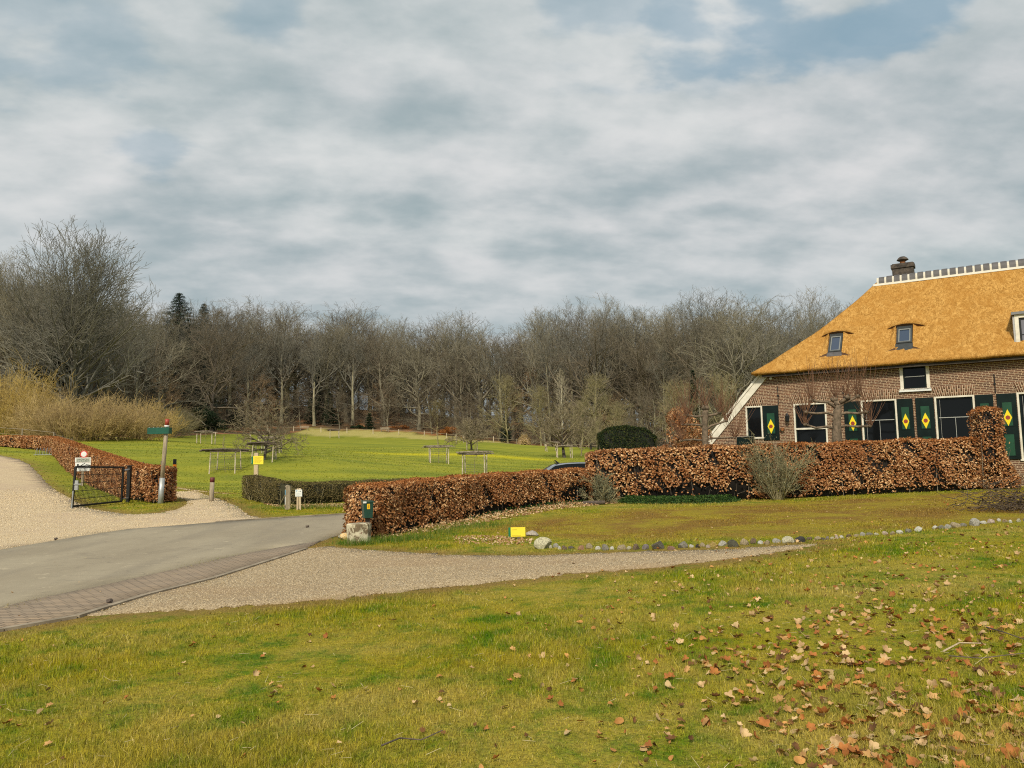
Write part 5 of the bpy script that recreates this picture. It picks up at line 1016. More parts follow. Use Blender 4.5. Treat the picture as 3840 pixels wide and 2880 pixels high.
# conifers
def conifer(label, px, Y, top_py, seed, wk=.2, m='spruce', low=.12, dens=1.0, name='spruce'):
    rg = np.random.default_rng(seed); b = gy(px, Y); H = at(px, top_py, Y)[2] - b[2]; root = empty(name, b, 0, label, 'tree'); S = []; C = []; N = []
    nl = int(H * 2.4)
    for i in range(nl):
        f = low + (1 - low) * i / nl; L = H * wk * (1 - f) ** .75 + .15; nb = 7
        for j in range(nb):
            a = j * 2 * np.pi / nb + i * 1.3 + rg.normal(0, .2); l = L * rg.uniform(.7, 1.15); z = f * H; dr = rg.uniform(.10, .35); q0 = np.array((0, 0, z)); pts = [q0 + np.array((math.cos(a) * l * t, math.sin(a) * l * t, -dr * l * t + .12 * l * t * t)) for t in (0, .5, 1)]
            for k in (0, 1): S.append((*pts[k], *pts[k + 1], .03 * (1 - f) + .01, .02 * (1 - f) + .006))
            n = int((8 + l * 13) * dens); tt = rg.random(n) ** .7; c = q0 + np.stack([math.cos(a) * l * tt, math.sin(a) * l * tt, -dr * l * tt + .12 * l * tt * tt], 1) + rg.normal(0, .09 + .05 * l, (n, 3)) * np.array((1, 1, .5)); C.append(c); N.append(rg.normal(0, .5, (n, 3)) + np.array((0, 0, 1.)))
    link('trunk', segmesh('trunk', [(0, 0, -.3, 0, 0, H * .5, H * .013, H * .008), (0, 0, H * .5, 0, 0, H, H * .008, .02)], 8), M['bark_dark'], root)
    link('branches', segmesh('branches', S, 3), M['bark_dark'], root); C = np.concatenate(C); N = np.concatenate(N); k = C[:, 2] > .02
    leafobj('needles', C[k], N[k], .42 * rg.uniform(.6, 1.2, k.sum()), .12, rg, M[m], root); return root
conifer('tall dark spruce whose narrow tip stands above the wood on the left', 662, 160, 1096, 1, .42); conifer('second spruce tip, lower and right of the tall one', 757, 190, 1136, 2, .28); conifer('dark fir inside the wood below the tall spruce', 640, 158, 1240, 3, .30)
conifer('dark green fir in front of the big fan-shaped tree', 192, 106, 1225, 4, .34, 'evergreen', .1); conifer('small dark fir beside the right meadow bench', 1385, 192, 1545, 5, .3, 'evergreen', .02, 1.6); conifer('dark yew-like conifer by the fence left of the brushwood hut', 1897, 172, 1556, 6, .25, 'spruce', .1, 1.4)
conifer('dark fir half hidden in the wood left of the middle', 1195, 205, 1330, 7, .16, 'evergreen', .1); conifer('small ivy-dark conifer between trunks left of the farmhouse', 2610, 120, 1385, 9, .12, 'evergreen', .35)
conifer('narrow dark fir behind the left meadow bench', 1165, 198, 1490, 10, .26, 'evergreen', .05, 1.4); conifer('dark fir right of the left meadow bench', 1235, 197, 1470, 12, .3, 'evergreen', .05, 1.4)
def evergreen(label, px, Y, top, w, seed, m='evergreen', n=7000, leaf=.16): return bush('evergreen_bush', label, 'bush', px, Y, top, w, M[m], seed, leaf, n, 14, lobes=.42)
evergreen('broad black-green evergreen bush at the left end of the meadow', 765, 142, 1520, 150, 21, n=9000, leaf=.22); evergreen('small evergreen bush between two trunks, left of the nearest apple tree', 882, 170, 1530, 80, 22); evergreen('low dark bush under the fir at the right bench', 1340, 193, 1592, 60, 23, n=3000)
evergreen('yellow-green bush at the wood edge above the fence', 1585, 190, 1598, 70, 24, 'yew_gold', 3000) if 'yew_gold' in M else None
M['rust'] = leafmat('rust_leaf', (.22, .075, .02), (.38, .14, .035), (.5, .24, .08), .7, .1)
bush('rust_bush', 'rust-brown leafy bush at the wood edge behind the fence posts', 'bush', 1690, 186, 1600, 110, M['rust'], 25, .22, 3800, 12); bush('rust_bush', 'small rust-orange bush between trunks above the right bench', 'bush', 1500, 196, 1592, 80, M['rust'], 26, .22, 1500, 10)
# willows and thicket on the left
def shrubthing(name, label, px, Y, top, m, seed, stems, spread, base, kids=(7, 4), r=.035, leaves=None, wob=.08, up=.12, rmin=.012):
    b = gy(px, Y); H = at(px, top, Y)[2] - b[2]; root = empty(name, b, 0, label, 'shrub', 'leafless willows on the left'); link('stems', segmesh('stems', gen_shrub(seed, H, stems, spread, kids, base, r, wob, up, rmin), 3), M[m], root); return root
for i, (px, Y, top, m, lab) in enumerate(((20, 90, 1310, 'willow_yellow', 'tall yellow willow at the left edge above the orange hedge'), (95, 88, 1330, 'willow_yellow', 'second tall yellow willow, right of the one at the edge'), (-80, 92, 1320, 'willow_yellow', 'yellow willow mostly outside the left edge'),
                                     (180, 84, 1432, 'willow', 'tan willow bush right of the tall yellow willows'), (262, 83, 1428, 'willow', 'tan willow bush behind the round white sign'), (345, 84, 1440, 'willow', 'tan willow bush in the middle of the thicket'), (420, 86, 1450, 'willow', 'tan willow bush above the signpost hedge'), (500, 90, 1460, 'willow', 'tan willow bush left of the signpost arm'), (565, 96, 1478, 'willow_yellow', 'yellowish willow bush behind the signpost arm'),
                                     (630, 112, 1500, 'twig_olive', 'grey-brown bush at the right end of the willows'), (675, 132, 1500, 'twig_olive', 'brown bush next to the black-green evergreen'), (130, 94, 1390, 'twig_brown', 'reddish-brown bare shrub between the yellow and tan willows'))):
    shrubthing('willow_bush' if m.startswith('willow') else 'bare_bush', lab, px, Y, top, m, 500 + i, 80 if m != 'willow_yellow' else 60, .85, 2.3, (9, 4), wob=.12, up=.05)
# ------------------------------------------------------------------ orchard
def apple(label, px, Y, top, seed, wk=.5):
    b = gy(px, Y); H = at(px, top, Y)[2] - b[2]; tr, cr = gen_tree(seed, H, fork=.36, spread=wk * 1.1, limbs=14, kids=(6, 5, 3), ang=(45, 80), up=.02, wob=.22, r0=H * .028, lead=.5, topk=.15, rmin=.010 * Y / 60); root = empty('apple_tree', b, 0, label, 'tree')
    link('trunk', segmesh('trunk', tr, 8), M['bark_dark'], root); c = link('crown', segmesh('crown', cr, 4), M['apple_twig'], root); return root
M['apple_twig'] = plain('apple_twig', (.25, .205, .125), .9, .4, 1.5, (.12, .095, .06))
apple('nearest bare apple tree with dark forked trunk behind the yellow sign post', 990, 65, 1492, 71, .5); apple('second bare apple tree, small and round, in the middle of the meadow', 1767, 110, 1560, 72, .5); apple('third bare apple tree, tall and dense, left of the yew block', 2116, 105, 1500, 73, .46)
apple('small bare apple tree far right on the meadow beside the yew block', 2215, 128, 1560, 74, .42)
def guard(label, px, Y, h=1.7, half=1.0, top_half=1.75, seed=1, sap=True, rz=.2, dark=False, logs=True):
    rg = random.Random(seed); b = gy(px, Y); root = empty('tree_guard', b, rz, label, 'tree guard', 'wooden tree guards on the meadow'); cs = [(-half, -half * .8), (half * .95, -half * .8), (half, half * .8), (-half * .9, half * .8)]; pr = .05 if Y < 100 else .065
    for x, y in cs:
        dx, dy = rg.gauss(0, .05), rg.gauss(0, .05); MB().tube([(x, y, -.2), (x + dx * .5, y + dy, h * .5), (x + dx, y + dy, h + rg.uniform(.0, .12))], [pr, pr * .95, pr * .85], 8).build('post', M['guard_post'], root)
    if logs:
        lg = 'log_dark' if dark else 'log_wood'
        for k in range(6):
            y = (-.85, .85, -.95, .8, 0, .1)[k] * half; x0 = -top_half * rg.uniform(.8, 1); x1 = top_half * rg.uniform(.75, 1); z = h + (.02 if k < 2 else .10) + rg.uniform(-.02, .03); rr = rg.uniform(.045, .07) * (1.2 if Y > 100 else 1)
            if k >= 4: x0, x1, z = -half * 1.1, half * 1.1, h - .03
            MB().tube([(x0, y + rg.gauss(0, .08), z), ((x0 + x1) / 2, y + rg.gauss(0, .06), z + rg.uniform(-.03, .05)), (x1, y + rg.gauss(0, .08), z + rg.uniform(-.04, .04))], [rr, rr * 1.1, rr * .8], 7).build('rail', M[lg], root)
    if Y < 90:
        S = []; wr = .004
        for e in range(4):
            (x0, y0), (x1, y1) = cs[e], cs[(e + 1) % 4]
            for k in range(1, 8): z = k * .2; S.append((x0, y0, z, x1, y1, z, wr, wr))
            for k in range(1, 12): f = k / 12; S.append((x0 + (x1 - x0) * f, y0 + (y1 - y0) * f, .05, x0 + (x1 - x0) * f, y0 + (y1 - y0) * f, 1.5, wr * .8, wr * .8))
        link('wire_mesh', segmesh('wire_mesh', S, 3), M['wire'], root)
    if sap:
        t_ = empty('sapling', b, 0, 'thin young tree inside ' + label.split(' guard')[0].replace('wooden', '').strip() + ' guard', 'sapling'); H = h * rg.uniform(1.5, 2.0); tr, cr = gen_tree(seed + 900, H, fork=.55, spread=.18, limbs=6, kids=(3,), ang=(20, 45), r0=.025, rmin=.008); link('stem', segmesh('stem', [s[:6] + (max(.010, s[6] * .4), max(.008, s[7] * .4)) for s in tr], 5), M['twig_olive'], t_); link('twigs', segmesh('twigs', cr, 3), M['twig_olive'], t_)
    return root
guard('largest wooden tree guard, dark log top, nearest on the left meadow', 845, 61, 1.68, 1.0, 1.85, 1, True, .08, True)
guard('wooden guard round the trunk of the nearest apple tree', 990, 64.6, 1.36, .85, 1.4, 2, False, .1, True)
guard('wooden guard behind the nearest apple tree, partly hidden by its trunk', 1018, 76, 1.4, .85, 1.3, 3, False, .2)
guard('pale wooden guard highest up the slope on the left meadow', 772, 100, 1.45, .95, 1.35, 4, True, .15)
guard('small pale guard just left of the apple crown, far up the meadow', 955, 115, 1.25, .6, .7, 5, False, .3)
guard('small dark-topped guard near the far fence below the left bench', 1254, 168, 1.7, 1.0, 1.5, 6, False, .3, True)
guard('grey guard in the middle of the meadow with wide log top', 1645, 80, 1.68, .95, 1.62, 7, True, .25)
guard('sturdy guard standing just above the low beech hedge', 1780, 65, 1.70, .95, 1.6, 8, True, -.05)
guard('guard round the second apple tree', 1770, 110, 1.3, .75, .8, 9, False, .1, logs=False)
guard('tiny guard by the far fence left of the second apple tree', 1725, 140, 1.5, .7, .6, 10, False, .1, logs=False)
guard('low guard between the brushwood hut and the third apple tree', 2068, 125, 1.35, .9, 1.3, 11, False, .2)
guard('guard round the trunk of the third apple tree', 2116, 104.6, 1.5, 1.0, 1.2, 12, False, .1)
guard('small guard left of the yew block at the meadow edge', 2195, 130, 1.45, .8, .9, 13, False, .2, True)
# far fence: posts with a rail
def fence(name, label, pts, h, pw, rail, every, m='pale_wood', railm='post_wood', n=6, top=.75):
    b = gy(*pts[0]); root = empty(name, b, 0, label, 'fence'); O = Vector(b); P = np.array([gy(*q) for q in pts]); d = np.hypot(*(P[1:, :2] - P[:-1, :2]).T); s = np.concatenate(([0], np.cumsum(d))); k = max(1, int(s[-1] / every)); prev = None; rg = random.Random(5)
    RS = []
    for i in range(k + 1):
        t = s[-1] * i / k; x, y = np.interp(t, s, P[:, 0]), np.interp(t, s, P[:, 1]); q = Vector((x, y, g1(x, y))) - O; hh = h * rg.uniform(.93, 1.05)
        MB().tube([q + Vector((0, 0, -.2)), q + Vector((rg.gauss(0, .02), 0, hh))], pw, n).build('post', M[m], root)
        if prev is not None:
            for f, r in rail: RS.append((*(prev + Vector((0, 0, h * f))), *(q + Vector((0, 0, h * f))), r, r))
        prev = q
    if RS: link('rail' if rail[0][1] > .015 else 'wire', segmesh('rail', RS, 4), M[railm], root)
fence('field_fence', 'low pale fence along the far edge of the meadow below the wood', [(905, 174), (1060, 181), (1200, 183), (1440, 182), (1590, 180), (1700, 176), (1870, 170), (1960, 166), (2100, 161), (2240, 158)], 1.25, .10, [(.72, .04)], 6.2, 'guard_post')
fence('wire_fence', 'thin wire fence with slim dark posts behind the long orange hedge', [(205, 73), (290, 63), (360, 56), (450, 46), (520, 38), (600, 33)], 1.5, .03, [(.9, .006), (.55, .005)], 4.5, 'log_dark', 'zinc')
fence('wire_fence', 'rustic rail fence behind the far-left orange hedge', [(-200, 78.5), (0, 76), (120, 75), (200, 73)], 1.62, .05, [(.95, .02), (.6, .012)], 4, 'post_wood', 'post_wood')
def bench(label, px, Y, rz):
    b = gy(px, Y); root = empty('bench', b, rz, label, 'bench', 'benches at the top of the meadow')
    for k, (y, z0) in enumerate(((-.18, .45), (0, .45), (.18, .45))): 
        if k == 0: st = MB()
        st.box(-.95, .95, y - .08, y + .08, .42, .47)
    st.build('seat', M['post_wood'], root)
    bk = MB(); bk.box(-.95, .95, .26, .31, .58, .72).box(-.95, .95, .28, .33, .78, .92); bk.build('backrest', M['post_wood'], root)
    for x in (-.75, .75): MB().box(x - .06, x + .06, -.22, .22, -.1, .42).box(x - .05, x + .05, .22, .28, .3, .92).build('leg', M['log_wood'], root)
    root.scale = (1.15, 1.15, 1.15)
bench('wooden bench left of the two at the top of the meadow', 1141, 186, .1); bench('wooden bench right of the two, beside a dark fir', 1443, 187, .1)
# brushwood hut
b = gy(1965, 163); root = empty('brushwood_hut', b, 0, 'domed hut of woven branches with sticks poking from its top', 'hut'); rg = np.random.default_rng(3)
V = []; nn = 24; kk = 9; Hh, Rr = 2.35, 1.45
for j in range(kk + 1):
    f = j / kk; r = Rr * math.cos(f * math.pi / 2) ** .8; 
    for i in range(nn): a = i / nn * 6.283; q = r * (1 + rg.normal(0, .03)); V.append((q * math.cos(a), q * math.sin(a), Hh * f * .85))
Fc = [(j * nn + i, j * nn + (i + 1) % nn, (j + 1) * nn + (i + 1) % nn, (j + 1) * nn + i) for j in range(kk) for i in range(nn) if not (j < 4 and 16 <= i <= 19)]
link('dome', npmesh('dome', V, np.array(Fc), True), plain('brushwood', (.42, .31, .19), .95, .4, 9, (.22, .15, .09), bump=.8, bscale=12), root)
S = []
for i in range(260): a = rg.uniform(0, 6.28); z = rg.uniform(.1, 1.9); r = Rr * math.cos(z / 2.0 * math.pi / 2) ** .8 + .05; q = np.array((r * math.cos(a), r * math.sin(a), z)); d = np.array((-math.sin(a), math.cos(a), rg.normal(0, .6))) * .5; S.append((*(q - d), *(q + d), .03, .02))
link('woven_branches', segmesh('woven_branches', S, 4), M['willow'], root)
S = [(0, 0, 1.7, x, y, z, .04, .025) for x, y, z in ((-.45, 0, 2.9), (.4, .1, 2.75), (.1, -.2, 2.8), (-.15, .1, 2.7))]; link('sticks', segmesh('sticks', S, 5), M['pale_wood'], root)
# ------------------------------------------------------------------ road-side things
def G(px, py): return gp(px, py)
def scl(Y): return F / Y
# tall waymark post with green arm
b = G(600, 1888); Yp = b[1]; Hp = at(627, 1570, Yp)[2] - b[2]; root = empty('waymark_post', b, 0, 'tall leaning wooden waymark post with red top and green arm', 'signpost')
top = Vector(at(628, 1570, Yp)) - Vector(b); base = Vector((0, 0, -.2)); ax = lambda f: Vector((0, 0, 0)).lerp(top, f)
MB().tube([ax(.21), ax(.92)], [.076, .07], 14).build('pole', M['post_wood'], root, True)
MB().tube([base, ax(.30)], [.095, .093], 14).build('metal_sleeve', M['zinc'], root, True); MB().tube([ax(.922), ax(.997)], [.074, .074], 14).build('red_top', M['red_paint'], root, True)
MB().tube([ax(.90), ax(.92)], [.084, .084], 14).build('white_band', M['sign_white'], root, True)
k = Yp / F; am = MB().box(-1.30 * .9 - .06, .14, -.125, -.118, .0, .26).box(-1.27, .14, -.118, .105, .235, .25); T = Matrix.Translation(ax(.82)); am = MB().box(-.63, .155, -.14, -.112, 0, .23, T).box(.115, .155, -.112, .115, 0, .23, T).box(-.63, .155, .115, .135, 0, .23, T); ar = am.build('direction_arm', M['teal_green'], root)
mb = MB(); 
for x in (-.58, -.42, -.26, -.12): mb.box(x, x + .03, -.135, -.12, .231, .25, T)
mb.build('bracket', M['zinc'], ar)
# steel gate
gl, gr_, gpst = G(270, 1908), G(455, 1890), G(480, 1884); root = empty('steel_gate', gpst, 0, 'open black steel gate with wire mesh standing on the grass verge', 'gate'); O = Vector(gpst)
def V3(p): return Vector((float(p[0]), float(p[1]), float(p[2])))
bl = V3(gl) - O; br = V3(gr_) - O; br.z += .10; bl.z += .02; tl = V3(at(284, 1751, gl[1])) - O; tr_ = V3(at(463, 1752, gr_[1])) - O
mb = MB(); w = .045
mb.tube([bl, tl], w, 4).tube([br, tr_], w, 4).tube([tl, tr_], w, 4).tube([bl + Vector((0, 0, .06)), br], w, 4); mb.build('frame', M['black_metal'], root)
S = []
for i in range(1, 40): f = i / 40; p = bl.lerp(br, f); q = tl.lerp(tr_, f); S.append((*p, *q, .006, .006))
for i in range(1, 5): f = i / 5; p = bl.lerp(tl, f); q = br.lerp(tr_, f); S.append((*p, *q, .005, .005)); S.append((*(p + Vector((0, .02, .012))), *(q + Vector((0, .02, .012))), .005, .005))
link('mesh_panel', segmesh('mesh_panel', S, 4), M['black_metal'], root)
pt = V3(at(487, 1748, gpst[1])) - O; MB().tube([Vector((0, 0, -.2)), Vector((pt.x * .9, 0, pt.z))], .085, 4).box(pt.x - .1, pt.x + .12, -.1, .1, pt.z - .0, pt.z + .03).build('gate_post', M['black_metal'], root)
MB().tube([tr_ + Vector((0, 0, -.12)), pt + Vector((0, 0, -.12))], .03, 6).tube([br + Vector((0, 0, .08)), Vector((0, 0, .15))], .03, 6).build('hinge', M['zinc'], root)
c = bl.lerp(tl, .57); MB().box(c.x, c.x + .14, c.y - .03, c.y + .03, c.z - .18, c.z + .14).box(c.x + .02, c.x + .26, c.y - .06, c.y - .035, c.z + .0, c.z + .03).build('lock_box', M['zinc'], root)
MB().tube([bl + Vector((.02, -.06, -.02)), bl.lerp(tl, .42) + Vector((.02, -.06, 0))], .022, 8).build('drop_bolt', M['zinc'], root)
# no-parking sign group behind the gate
b = G(308, 1822); Ys = b[1]; root = empty('parking_sign', b, R(6), 'round red-ringed sign over two white boards on a wooden post behind the gate', 'sign'); kk = Ys / F
zof = lambda py: at(314, py, Ys)[2] - b[2]
MB().box(-.07, .07, -.03, .06, -.2, zof(1716)).build('post', M['post_wood'], root, bevel=.01)
def disc(r0, r1, y0, y1, z, x=0, n=28): mb = MB(); mb.prism([(x + r1 * math.cos(a), z + r1 * math.sin(a)) for a in np.linspace(0, 6.2832, n + 1)[:-1]], y0, y1); return mb
zr_ = zof(1703); xr = .06; rr = 13.2 * kk; rd = disc(0, rr, -.062, -.05, zr_, xr).build('round_sign', M['sign_red'], root); disc(0, rr * .76, -.066, -.0625, zr_, xr).build('white_face', M['sign_white'], rd)
za, zb_, zc = zof(1716), zof(1734), zof(1767); hw = 29 * kk; xc = .03
b1 = MB().box(xc - hw, xc + hw, -.06, -.045, zb_ + .01, za).build('text_board', M['sign_white'], root, bevel=.02); MB().box(xc - hw * .88, xc + hw * .88, -.064, -.0605, zb_ + .03, za - .03).build('grey_field', M['sign_grey'], b1)
fs = (za - zb_) * .50; lettering('lettering', 'parkeren', fs, M['ink'], b1, (xc, -.066, zb_ + (za - zb_) * .68), (R(90), 0, 0), sx=1.25); lettering('lettering', 'verboden', fs, M['ink'], b1, (xc, -.066, zb_ + (za - zb_) * .32), (R(90), 0, 0), sx=1.25)
b2 = MB().box(xc - hw * .97, xc + hw * .97, -.06, -.045, zc, zb_ - .008).build('towing_board', M['sign_white'], root, bevel=.01)
H2 = zb_ - zc; zt_ = zc + H2 * .52; mb = MB(); x0 = xc - hw * .72
mb.box(x0, x0 + .10, -.064, -.0605, zt_, zt_ + .16).box(x0 + .11, xc + hw * .30, -.064, -.0605, zt_ + .02, zt_ + .07).prism([(x0 + .2, zt_ + .07), (xc + .12, zt_ + .24), (xc + .14, zt_ + .21), (x0 + .28, zt_ + .07)], -.064, -.0605).prism([(xc + .1, zt_ + .07), (xc + .2, zt_ + .14), (xc + .45, zt_ + .09), (xc + .5, zt_ + .03)], -.064, -.0605)
for xx in (x0 + .06, xc - .05, xc + .38): mb.prism([(xx + .035 * math.cos(a), zt_ + .0 + .035 * math.sin(a)) for a in np.linspace(0, 6.283, 11)[:-1]], -.066, -.0642)
mb.build('tow_truck_symbol', M['ink'], b2)
lettering('lettering', 'wegsleepregeling', .105, M['ink'], b2, (xc, -.062, zc + H2 * .30), (R(90), 0, 0), sx=.78); lettering('lettering', 'van kracht', .105, M['ink'], b2, (xc, -.062, zc + H2 * .12), (R(90), 0, 0))
# reflector post at the hedge end
b = gy(652, 29.5); Yr = b[1]; root = empty('reflector_post', b, 0, 'thin post with black and amber reflective head at the end of the hedge', 'post'); zt_ = at(645, 1722, Yr)[2] - b[2]
MB().tube([(0, 0, -.2), (0, 0, zt_ - .5)], .035, 8).build('pole', M['log_dark'], root); hd = MB().tube([(0, 0, zt_ - .5), (0, 0, zt_)], .065, 10).build('head', M['black_metal'], root); MB().tube([(0, 0, zt_ - .33), (0, 0, zt_ - .2)], .069, 10).build('amber_band', M['orange_glow'], hd)
# metal rack in front of the hedge corner
b = G(176, 1707); root = empty('cycle_rack', b, R(20), 'small galvanised cycle rack on the grass at the hedge corner', 'rack'); mb = MB()
for i in range(7): x = -.75 + i * .25; mb.tube([(x, -.35, 0), (x, -.2, .42), (x, .25, .62), (x, .45, 0)], .02, 6)
mb.build('hoops', M['lead'], root); MB().tube([(-.9, -.35, .03), (.9, -.35, .03)], .03, 6).tube([(-.9, .45, .03), (.9, .45, .03)], .03, 6).build('base_rails', M['zinc'], root)
# short waymarker
b = G(792, 1882); Yw = b[1]; root = empty('waymarker', b, 0, 'short wooden marker post with dark red top beside the footpath', 'post'); tp = V3(at(797, 1790, Yw)) - V3(b)
MB().tube([(0, 0, -.2), tuple(tp * .8)], [.085, .082], 12).build('pole', M['post_wood'], root, True); MB().tube([tuple(tp * .802), tuple(tp)], [.084, .084], 12).build('red_top', plain('dark_red', (.12, .018, .02), .6), root, True)
# meadow notice board
b = gy(958, 34.5); Yn = b[1]; root = empty('notice_sign', b, R(-8), 'bright yellow notice with green edge on a split post behind the leafless hedge', 'sign'); z0, z1, zt_ = [at(967, q, Yn)[2] - b[2] for q in (1741, 1710, 1698)]; kk = Yn / F
MB().box(-.10, .09, 0, .09, -.2, zt_).build('post', M['pale_wood'], root, bevel=.01); bd = MB().box(-20 * kk + .12, 20 * kk + .12, -.02, -.003, z0, z1).build('yellow_board', M['sign_yellow'], root); MB().box(-27 * kk + .12, -20 * kk + .117, -.021, -.003, z0 + .01, z1 - .02).build('green_edge', M['sign_green'], bd)
mb = MB()
for i in range(6): mb.box(-15 * kk + .12, (15 - (i % 3) * 4) * kk + .12, -.023, -.0205, z1 - .07 - i * .045, z1 - .058 - i * .045)
mb.build('text_lines', M['ochre_ink'], bd)
# two posts across the road
b = G(1078, 1911); Yq = b[1]; root = empty('trail_post', b, R(28), 'square wooden trail post with small white and blue stickers on its side', 'post'); zt_ = at(1083, 1818, Yq)[2] - b[2]
MB().box(-.075, .075, -.075, .075, -.2, zt_ - .05).prism([(-.075, zt_ - .049), (.075, zt_ - .049), (0, zt_)], -.075, .075).build('pole', M['post_wood'], root, bevel=.006)
for (za, zb_, m, nm) in ((.17, .34, 'sign_blue', 'blue_sticker'), (.40, .66, 'sign_white', 'white_sticker'), (.69, .77, 'ink', 'black_sticker'), (.08, .14, 'ink', 'black_sticker')): MB().box(-.079, -.0755, -.055, .055, zt_ - za - (zb_ - za), zt_ - za).build(nm, M[m], root)
b = G(1120, 1912); Yq = b[1]; root = empty('parking_notice', b, R(-3), 'small white parking notice with blue P and arrow on a pale post', 'sign'); z0, z1, zt_ = [at(1114, q, Yq)[2] - b[2] for q in (1862, 1836, 1832)]; kk = Yq / F
MB().box(-.075, -.01, 0, .05, -.2, zt_).box(.005, .07, 0, .05, -.2, zt_ + .01).build('post', M['pale_wood'], root, bevel=.006); hw = 13 * kk; T = Matrix.Translation((-.02, 0, 0)) @ Matrix.Rotation(R(-4), 4, 'Y')
bd = MB().box(-hw, hw, -.015, -.003, z0, z1).build('board', M['sign_white'], root); bh = z1 - z0
lettering('lettering', 'P', bh * .42, M['sign_blue'], bd, (-hw * .55, -.016, z1 - bh * .25), (R(90), 0, 0)); MB().box(-hw * .05, hw * .55, -.0165, -.0152, z1 - bh * .27, z1 - bh * .24).prism([(hw * .5, z1 - bh * .33), (hw * .72, z1 - bh * .255), (hw * .5, z1 - bh * .18)], -.0165, -.0152).build('arrow', M['ink'], bd)
mb = MB(); [mb.box(-hw * .7, hw * q, -.0165, -.0152, z1 - bh * f, z1 - bh * (f - .025)) for q, f in ((.7, .58), (.6, .66), (.7, .76), (.2, .84))]; mb.build('text_lines', M['faint_ink'], bd)
# letterbox
b = gy(1378, 17.35); Yb = b[1]; kk = Yb / F; root = empty('letterbox', b, R(24), 'dark green letterbox with a yellow number three, on the beech hedge end', 'letterbox'); z0, z1 = [at(1374, q, Yb)[2] - b[2] for q in (1942, 1876)]
w = .112; d = .11; mb = MB(); mb.add([(-w * .82, -d, z0), (w * .82, -d, z0), (w * .82, d, z0), (-w * .82, d, z0), (-w, -d, z1 - .055), (w, -d, z1 - .055), (w, d, z1 - .055), (-w, d, z1 - .055)], [(0, 3, 2, 1), (4, 5, 6, 7), (0, 1, 5, 4), (1, 2, 6, 5), (2, 3, 7, 6), (3, 0, 4, 7)]); bx = mb.build('box', M['box_green'], root, bevel=.006)
mb = MB(); mb.prism([(-d - .015, z1 - .052), (d + .01, z1 - .052), (d + .01, z1), (-d - .015, z1 - .02)], -w - .012, w + .012, 'x'); mb.build('lid', M['box_green'], root, bevel=.004)
MB().box(-w - .013, -w + .06, -d - .019, -d - .0155, z1 - .058, z1 - .02).build('name_label', M['sign_white'], root)
st = MB().box(-.035, .03, -d - .004, -d - .001, z1 - .19, z1 - .075).build('number_sticker', plain('sticker', (.85, .50, .01), .5, .05), root, bevel=.001); lettering('lettering', '3', .10, M['red_paint'], st, (-.003, -d - .005, z1 - .132), (R(90), 0, 0), sx=.8)
MB().box(-.03, .05, -.03, .05, -.15, z0 - .002).build('post', M['log_dark'], root)
# stone block and rocks at the hedge end
def rock(name, label, p, sx, sy, sz, col, seed, rz=0, sub=3, flat=.5, group=None, rough=.22, col2=None, cat='stone'):
    import bmesh
    rg = np.random.default_rng(seed); bm = bmesh.new(); bmesh.ops.create_icosphere(bm, subdivisions=sub, radius=1); ph = rg.uniform(0, 6, 6)
    pl = [(lambda v: (v / np.linalg.norm(v), rg.uniform(.55, .85)))(rg.normal(size=3)) for _ in range(9)]
    for v in bm.verts:
        c = np.array(v.co); 
        for n_, dd in pl:
            e = c @ n_ - dd
            if e > 0: c = c - n_ * e * .98
        c = c * (1 + rough * .3 * math.sin(c[0] * 3 + ph[0]) * math.sin(c[1] * 3.4 + ph[1]) + rg.normal(0, .012)); v.co = Vector(c)
    me = bpy.data.meshes.new(name); bm.to_mesh(me); bm.free(); me.polygons.foreach_set('use_smooth', np.zeros(len(me.polygons), bool))
    key = 'rock%s%s' % (col, col2)
    if key not in M: M[key] = plain('stone', col, .85, .35, 7, tuple(c * .45 for c in col) if col2 is None else col2, bump=.9, bscale=18)
    me.materials.append(M[key]); o = bpy.data.objects.new(name, me); COL.objects.link(o); o.location = (p[0], p[1], p[2] + sz * flat); o.scale = (sx, sy, sz); o.rotation_euler = (0, 0, rz); tag(o, label, cat, group); return o
b = gy(1346, 17.0); kk = 17.0 / F; m, t_, bs = material('mottled_stone'); tcn = t_.node('ShaderNodeTexCoord'); nn_ = t_.noise(tcn.outputs['Object'], 7, 5, .65, .6); c = t_.mix(t_.ramp(nn_, .42, .56), (.16, .12, .07), (.58, .53, .38)); c = t_.mix(t_.math('MULTIPLY', t_.ramp(t_.noise(tcn.outputs['Object'], 14, 4, .6), .58, .66), .8), c, (.20, .09, .05)); t_.link(c, bs.inputs['Base Color']); bs.inputs['Roughness'].default_value = .9
M['mottled'] = m; mb = MB(); rgx = random.Random(3); zt_ = at(1346, 1962, 17.0)[2] - b[2]; mb.lathe([(.235, -.1), (.25, .06), (.262, zt_ - .03), (.25, zt_)], (0, 0, 0), 8)
o = mb.build('stone_block', m, None, bevel=.02); o.location = b; o.scale = (1.04, .75, 1); o.rotation_euler = (0, 0, .2); tag(o, 'low pale mottled stone block under the green letterbox', 'stone block')
rock('painted_stone', 'round stone daubed with yellow and orange paint, left of the stone block', G(1293, 2024), .15, .13, .10, (.62, .55, .40), 5, .3, col2=(.75, .42, .05)); rock('pale_stone', 'small pale stone at the foot of the mottled block', G(1330, 2018), .12, .09, .09, (.62, .58, .44), 6)
rock('pale_stone', 'knobbly grey stone left of the painted one, half in the grass', G(1277, 2018), .09, .07, .05, (.40, .37, .27), 7)
